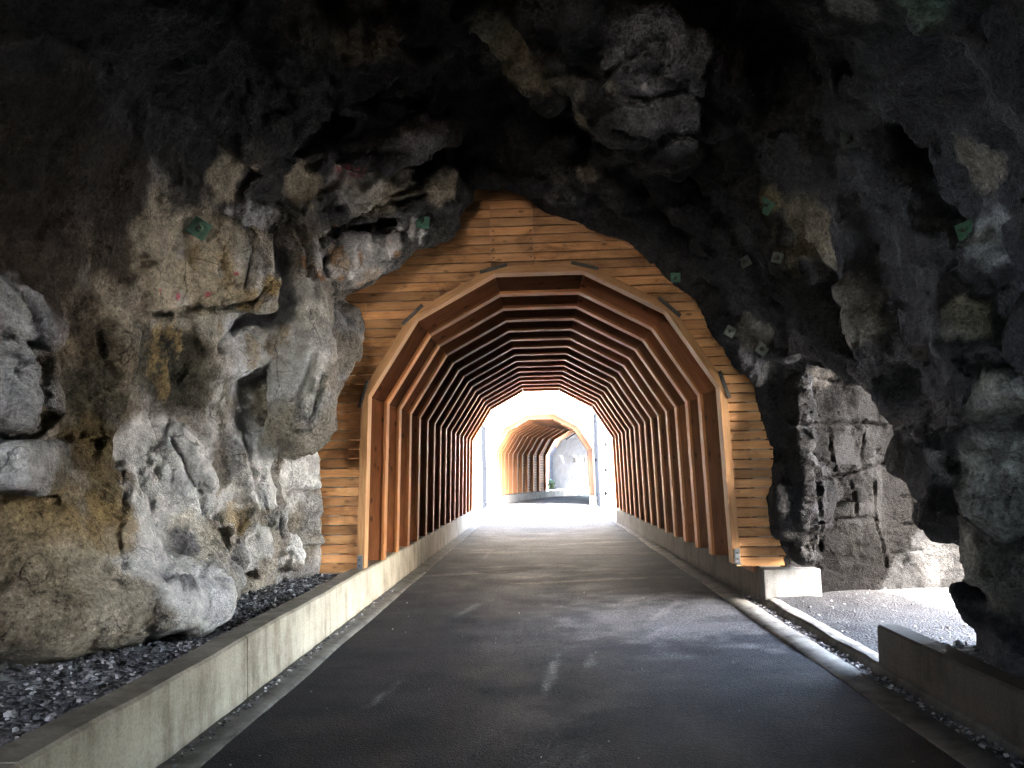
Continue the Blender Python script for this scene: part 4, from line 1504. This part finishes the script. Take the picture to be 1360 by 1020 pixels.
# ------------------------------------------------------------------ second portal and bore
portal2 = empty('timber_portal', (0, Y2, 0), 'smaller looking pale timber portal standing in daylight at the far bore', 'portal')
P2 = [(x * .99, z * .985 - .0) for x, z in PROF]
outer2 = offset_prof(P2, .40)
mb, tn = MB(), []
clad(mb, tn, Y2, 0, 0, .36, outer2[3][1] - .02, .118, offset_prof(P2, .1), outer2, (), 0)
o = mb.build('cladding', M['pale_plank'], portal2)
tone_attr(o, tn)
mb, tn = MB(), []
arch_beams(mb, P2, .22, Y2 - .05, Y2 + .5, tn, .002)
o = mb.build('arch_frame', M['dark_beam'], portal2, .004)
tone_attr(o, tn)
lin2 = empty('timber_lining', (0, Y2, 0), 'curving row of honey brown timber ribs lining the far bore', 'tunnel lining')
proto2 = None
heads = []
for i in range(1, 13):
    y = Y2 + .35 + i * .93
    an = math.atan(2 * (y - Y2 + .5) / 54.0)
    if proto2 is None:
        m_, t_ = MB(), []
        arch_beams(m_, P2, RD, -.08, .09, t_, .0012)
        proto2 = m_.build('rib', M['rib'], lin2, .006)
        tone_attr(proto2, t_)
        o = proto2
    else:
        o = proto2.copy()
        col.objects.link(o)
    o.parent = lin2
    o.matrix_parent_inverse = Matrix.Identity(4)
    o.location = (float(cx(y)), y - Y2, 0)
    o.rotation_euler = (0, 0, -an)
mb, tn = MB(), []
l2 = offset_prof(P2, RD)
l2 = [(l2[0][0], .30)] + l2[1:-1] + [(l2[-1][0], .30)]
for k in range(12):
    lag(mb, tn, l2, Y2 + .06 + .97 * k, Y2 + .06 + .97 * (k + 1), lambda y: float(cx(y)))
o = mb.build('lagging', M['dark_beam'], lin2)
tone_attr(o, tn)
mb = MB()
b_in, b_out = offset_prof(l2, .056), offset_prof(l2, .3)
for k in range(6):
    ya, yb = Y2 + .06 + 1.94 * k, Y2 + .06 + 1.94 * (k + 1)
    for i in range(7):
        P = lambda p, y: (p[0] + float(cx(y)), y, p[1])
        a_, b_, c_, d_ = b_in[i], b_in[i + 1], b_out[i + 1], b_out[i]
        mb.quadbox([P(a_, ya), P(d_, ya), P(d_, yb), P(a_, yb), P(b_, ya), P(c_, ya), P(c_, yb), P(b_, yb)])
mb.build('backing', M['soil'], lin2)

# concrete gallery past the far bore
gal = empty('concrete_gallery', (3, 50, 0), 'white concrete frames with grey rock between them past the curved bore', 'gallery')
GY = (48.8, 50.2, 51.5, 52.7, 53.9, 55.2, 56.6)
for i, y in enumerate(GY):
    an = math.atan(2 * (y - Y2 + .5) / 54.0)
    m_, t_ = MB(), []
    arch_beams(m_, P2, .35, -.14, .14, t_, 0)
    o = m_.build('frame', M['new_concrete'], gal)
    o.matrix_parent_inverse = Matrix.Identity(4)
    o.location = (float(cx(y)) - 3, y - 50, 0)
    o.rotation_euler = (0, 0, -an)
gi, go = offset_prof(P2, .12), offset_prof(P2, .34)
for k, (y0, y1) in enumerate(zip(GY, GY[1:])):
    mb = MB()
    for i in range(7):
        if i == 6 or (i == 0 and k in (2, 3)):
            continue                                             # open side, and the two windows on the left
        P = lambda p, y: (p[0] + float(cx(y)), y, p[1])
        a_, b_, c_, d_ = gi[i], gi[i + 1], go[i + 1], go[i]
        mb.quadbox([P(a_, y0), P(d_, y0), P(d_, y1), P(a_, y1), P(b_, y0), P(c_, y0), P(c_, y1), P(b_, y1)])
    mb.build('wall_panel', M['cliff_grey'], gal)
for y0, y1 in ((51.6, 52.6), (52.8, 53.8)):
    x0, x1 = float(cx(y0)) - 2.4, float(cx(y1)) - 2.4
    MB().quadbox([(x0, y0, 2.1), (x0 + .2, y0, 2.1), (x1 + .2, y1, 2.1), (x1, y1, 2.1), (x0, y0, 2.5), (x0 + .2, y0, 2.5), (x1 + .2, y1, 2.5), (x1, y1, 2.5)]).build('window_beam', M['new_concrete'], gal)


# cliffs in the gap between the two bores
def folded(name, path, hs, mat, seed, out):
    """rock bank: rises from a foot line, leans back and folds over to the far side"""
    n, m = 60, 34
    pa = np.array(path, float)
    L = np.concatenate([[0], np.cumsum(np.linalg.norm(np.diff(pa, axis=0), axis=1))])
    t = np.linspace(0, L[-1], n)
    X, Y = np.interp(t, L, pa[:, 0]), np.interp(t, L, pa[:, 1])
    v = np.linspace(0, 1, m)
    zz = np.where(v < .75, v / .75 * hs, hs + (v - .75) * 1.0) - .3
    off = np.where(v < .75, v * .9, .675 + (v - .75) * 26)
    p = np.stack([(X[:, None] + out * off[None]).ravel(), np.repeat(Y, m), np.tile(zz, n)], 1).astype(np.float32)
    f_, e_ = facets(p * 1.1, seed)
    f2_, e2_ = facets(p * 2.7, seed + 9)
    k = .35 * f_ + .14 * f2_ + .1 * fbm(p * 3, seed, 3)
    p[:, 0] += out * k
    p[:, 2] += .2 * k
    i = np.arange(n * m).reshape(n, m)
    q = np.stack([i[:-1, :-1], i[1:, :-1], i[1:, 1:], i[:-1, 1:]], -1).reshape(-1, 4)
    if out > 0:
        q = q[:, ::-1]
    me_ = np_mesh(name, p, q)
    me_.polygons.foreach_set('use_smooth', np.zeros(len(q), bool))
    me_.materials.append(mat)
    o = bpy.data.objects.new(name, me_)
    col.objects.link(o)
    tag(o, kind='structure')
    return o


folded('cliff', [(-2.75, 23.9), (-3.4, 25), (-3.7, 29), (-3.4, 34), (-2.9, 36.5)], 8.5, M['cliff'], 610, -1)
folded('cliff', [(2.75, 23.9), (3.2, 25), (3.5, 29), (3.4, 34), (2.95, 36.5)], 2.0, M['cliff'], 640, 1)
# rock face round the far portal
n, m = 50, 14
o3 = offset_prof(P2, .38)
bd = []
for i in range(7):
    for k in range(7):
        t = k / 7
        bd.append((o3[i][0] + (o3[i + 1][0] - o3[i][0]) * t, o3[i][1] + (o3[i + 1][1] - o3[i][1]) * t))
bd.append(o3[7])
bd[0], bd[-1] = (bd[0][0], -.2), (bd[-1][0], -.2)
p = []
for (x, z) in bd:
    a_ = math.atan2(max(z - 1.5, -1.2), x)
    for j in range(m):
        r_ = 7.5 * (j / (m - 1)) ** 1.4
        p.append((x + math.cos(a_) * r_, Y2 - .12 + .03 * r_, z + math.sin(a_) * r_ * (.9 if z > 1.5 else .05)))
p = np.array(p, np.float32)
f_, e_ = facets(p * 1.2, 660)
p[:, 1] -= np.clip(.25 * f_ + .1 * fbm(p * 3, 670, 3), -.12, .5) * np.clip(np.tile(np.linspace(0, 5, m), len(bd)), 0, 1)
i = np.arange(len(bd) * m).reshape(len(bd), m)
q = np.stack([i[:-1, :-1], i[:-1, 1:], i[1:, 1:], i[1:, :-1]], -1).reshape(-1, 4)
me_ = np_mesh('cliff', p, q)
me_.materials.append(M['cliff'])
o = bpy.data.objects.new('cliff', me_)
sol = o.modifiers.new('solid', 'SOLIDIFY')
sol.thickness = .5
sol.offset = -1
col.objects.link(o)
tag(o, kind='structure')


# rockfall gate leaves folded back beside the far portal
def gate(x, y, h, label, s):
    g = empty('steel_gate', (x, y, 0), label, 'gate', 'steel gates before the far portal')
    for dy in (0, 1.35):
        MB().box((x - .05, y + dy - .05, .0), (x + .05, y + dy + .05, h)).build('post', M['gate'], g, .004)
    for z in (.25, h * .5, h - .1):
        MB().box((x - .025, y + .05, z - .03), (x + .025, y + 1.3, z + .03)).build('rail', M['gate'], g)
    mm = MB()
    for k in range(1, 9):
        mm.box((x - .012, y + .05 + k * .139 - .01, .28), (x + .012, y + .05 + k * .139 + .01, h - .13))
    mm.build('bar_panel', M['gate'], g)
    for z in (.5, h - .5):
        MB().tube((x + s * .05, y, z), (x + s * .05, y, z + .12), .035, n=8).build('hinge', M['gate'], g)


gate(-2.62, 34.4, 3.75, 'tall steel gate leaf folded against the rock left of the far portal', 1)
gate(2.42, 33.6, 4.15, 'tall steel gate leaf folded against the rock right of the far portal', -1)
for i, (px, py, lab) in enumerate(((805, 590, 'upper steel anchor pin sticking out beside the bore exit'), (805, 624, 'middle steel anchor pin sticking out beside the bore exit'),
                                   (805, 655, 'lowest steel anchor pin sticking out beside the bore exit'))):
    p = W(px, py, 26.0)
    g = empty('anchor_pin', p, lab, 'anchor pin', 'anchor pins beside the bore exit')
    MB().tube(p, p + Vector((1.25, .2, -.02 if i else .06)), .022, n=8).build('rod', M['gate'], g)
    MB().tube(p + Vector((-.05, 0, 0)), p + Vector((.03, 0, 0)), .075, n=10).build('nut', M['gate'], g)


# ------------------------------------------------------------------ rock bolt plates
def bolt_plate(px, py, size, mat, label, rot, tilt=(0, 0)):
    p, n_ = hit(px, py)
    nn = sum((hit(px + a_, py + b_)[1] for a_, b_ in ((0, 0), (9, 0), (-9, 0), (0, 9), (0, -9))), Vector()).normalized()
    if nn.dot(ray(px, py)) > 0:
        nn = -nn
    nn = (nn + Vector((tilt[0], -0.35, tilt[1]))).normalized()
    zq = Vector((0, 0, 1))
    ax = nn.cross(zq).normalized()
    ay = ax.cross(nn)
    ca, sa = math.cos(R(rot)), math.sin(R(rot))
    ax, ay = ax * ca + ay * sa, ay * ca - ax * sa
    c = p + nn * .045
    g = empty('rock_bolt', c, label, 'rock bolt', 'square rock bolt plates fixed to the cavern rock')
    h = size / 2
    MB().obox(c, ax * h, ay * h, nn * .006).build('plate', mat, g, .002)
    MB().tube(c + nn * .006, c + nn * .028, size * .20, size * .13, n=12).build('dome_washer', mat, g)
    MB().tube(c + nn * .028, c + nn * .058, size * .105, n=6).build('nut', M['steel'], g)
    MB().tube(c + nn * .058, c + nn * .12, size * .05, n=8).build('bar_end', M['steel'], g)
    MB().tube(c - nn * .16, c - nn * .006, size * .07, n=8).build('bar', M['steel'], g)


for a in ((265, 305, .17, M['green'], 'bright green rock bolt plate above the tan slab on the left wall', 30),
          (561, 298, .16, M['green'], 'green rock bolt plate half sunk under the beak of rock over the portal', 5),
          (1131, 183, .15, M['greygreen'], 'dull grey green rock bolt plate, highest one on the dark right hand ceiling', 12),
          (1015, 275, .15, M['green'], 'mossy green rock bolt plate on the brown ridge right of the portal', 35),
          (1286, 306, .12, M['green'], 'green rock bolt plate seen edge on by the lump at the far right', -8),
          (898, 367, .12, M['green'], 'small green rock bolt plate touching the right slope of the plank facade', 10),
          (988, 348, .12, M['greygreen'], 'grimy grey rock bolt plate in the shadow between two ridges', 60),
          (1032, 344, .11, M['greygreen'], 'grimy rock bolt plate on the edge of the brown ridge under the mossy green one', 20),
          (968, 440, .12, M['greygreen'], 'tilted grey rock bolt plate close to the right edge of the facade', 28),
          (1012, 464, .13, M['greygreen'], 'faint grey rock bolt plate on the dark slope right of the facade', 40),
          (1225, 467, .13, M['steel'], 'nearly black rock bolt plate on the dark wall above the window opening', 15)):
    bolt_plate(*a)


# ------------------------------------------------------------------ plants and trees past the far bore
def leaves(mb, c, rad, n, size, rs):
    for _ in range(n):
        d_ = Vector((rs.gauss(0, 1), rs.gauss(0, 1), rs.gauss(0, 1))).normalized() * (rs.random() ** .4)
        p_ = Vector(c) + Vector((d_.x * rad[0], d_.y * rad[1], d_.z * rad[2]))
        a_ = Vector((rs.gauss(0, 1), rs.gauss(0, 1), rs.gauss(0, .6))).normalized() * size * rs.uniform(.6, 1.3)
        b_ = a_.orthogonal().normalized() * size * .5
        s = len(mb.v)
        mb.v += [p_ - a_, p_ + b_, p_ + a_, p_ - b_]
        mb.f.append([s, s + 1, s + 2, s + 3])
        mb.uv.append([(0, 0), (1, 0), (1, 1), (0, 1)])


def tree(x, y, h, label):
    rs = random.Random(int(x * 13 + y * 7))
    g = empty('broadleaf_tree', (x, y, 0), label, 'tree', 'trees beyond the gallery')
    t = MB()
    t.tube((x, y, -.1), (x + .1, y, h * .45), .16, .10)
    for k in range(6):
        an = k * 1.05 + rs.random()
        t.tube((x + .08, y, h * (.3 + .03 * k)), (x + math.cos(an) * h * .24, y + math.sin(an) * h * .24, h * (.6 + .05 * k)), .06, .02)
    t.build('trunk', M['bark'], g)
    c = MB()
    for k in range(26):
        an, rr = rs.random() * 6.28, rs.random() ** .5 * h * .28
        leaves(c, (x + math.cos(an) * rr, y + math.sin(an) * rr, h * rs.uniform(.3, .95)), (h * .09,) * 3, 90, .09, rs)
    c.build('crown', M['leaf'], g)


tree(1.6, 57, 6, 'pale green tree seen through the last opening of the concrete gallery')
tree(3.4, 62.5, 7, 'taller tree behind the gallery, left of the pale green one')
tree(10.5, 62, 6.5, 'tree beyond the gallery on the right')
s = MB()
leaves(s, (.5, 48.3, .75), (.3, .3, .38), 260, .07, random.Random(4))
sh = s.build('shrub', M['leaf'])
tag(sh, 'small green shrub growing at the end of the far curved kerb', 'shrub')

# ------------------------------------------------------------------ daylight
SUN_AZ, SUN_EL = R(140), R(45)                                   # azimuth clockwise from +Y: from the right, a little behind
sd = Vector((math.sin(SUN_AZ) * math.cos(SUN_EL), math.cos(SUN_AZ) * math.cos(SUN_EL), math.sin(SUN_EL)))
sun_d = bpy.data.lights.new('sun', 'SUN')
sun_d.energy = 3.0
sun_d.angle = R(0.8)
sun_d.color = (1, .97, .93)
sun = bpy.data.objects.new('sun', sun_d)
sun.rotation_euler = sd.to_track_quat('Z', 'Y').to_euler()
sun.location = sd * 60
col.objects.link(sun)
w = bpy.data.worlds.new('World')
scene.world = w
w.use_nodes = True
nt = w.node_tree
bg = nt.nodes['Background']
sky = nt.nodes.new('ShaderNodeTexSky')
sky.sky_type = 'NISHITA'
sky.sun_disc = False
sky.dust_density = 4.0
sky.ozone_density = 0.3
sky.sun_elevation = SUN_EL
sky.sun_rotation = SUN_AZ
nt.links.new(sky.outputs[0], bg.inputs[0])
bg.inputs[1].default_value = 0.15

scene.view_settings.view_transform = 'Standard'
scene.view_settings.look = 'None'
scene.view_settings.gamma = 1
scene.view_settings.exposure = 6.7
cy = scene.cycles
cy.use_denoising = True
cy.denoising_prefilter = 'NONE'
cy.max_bounces = 8
cy.diffuse_bounces = 6
cy.glossy_bounces = 3
cy.sample_clamp_indirect = 6
cy.caustics_reflective = cy.caustics_refractive = False
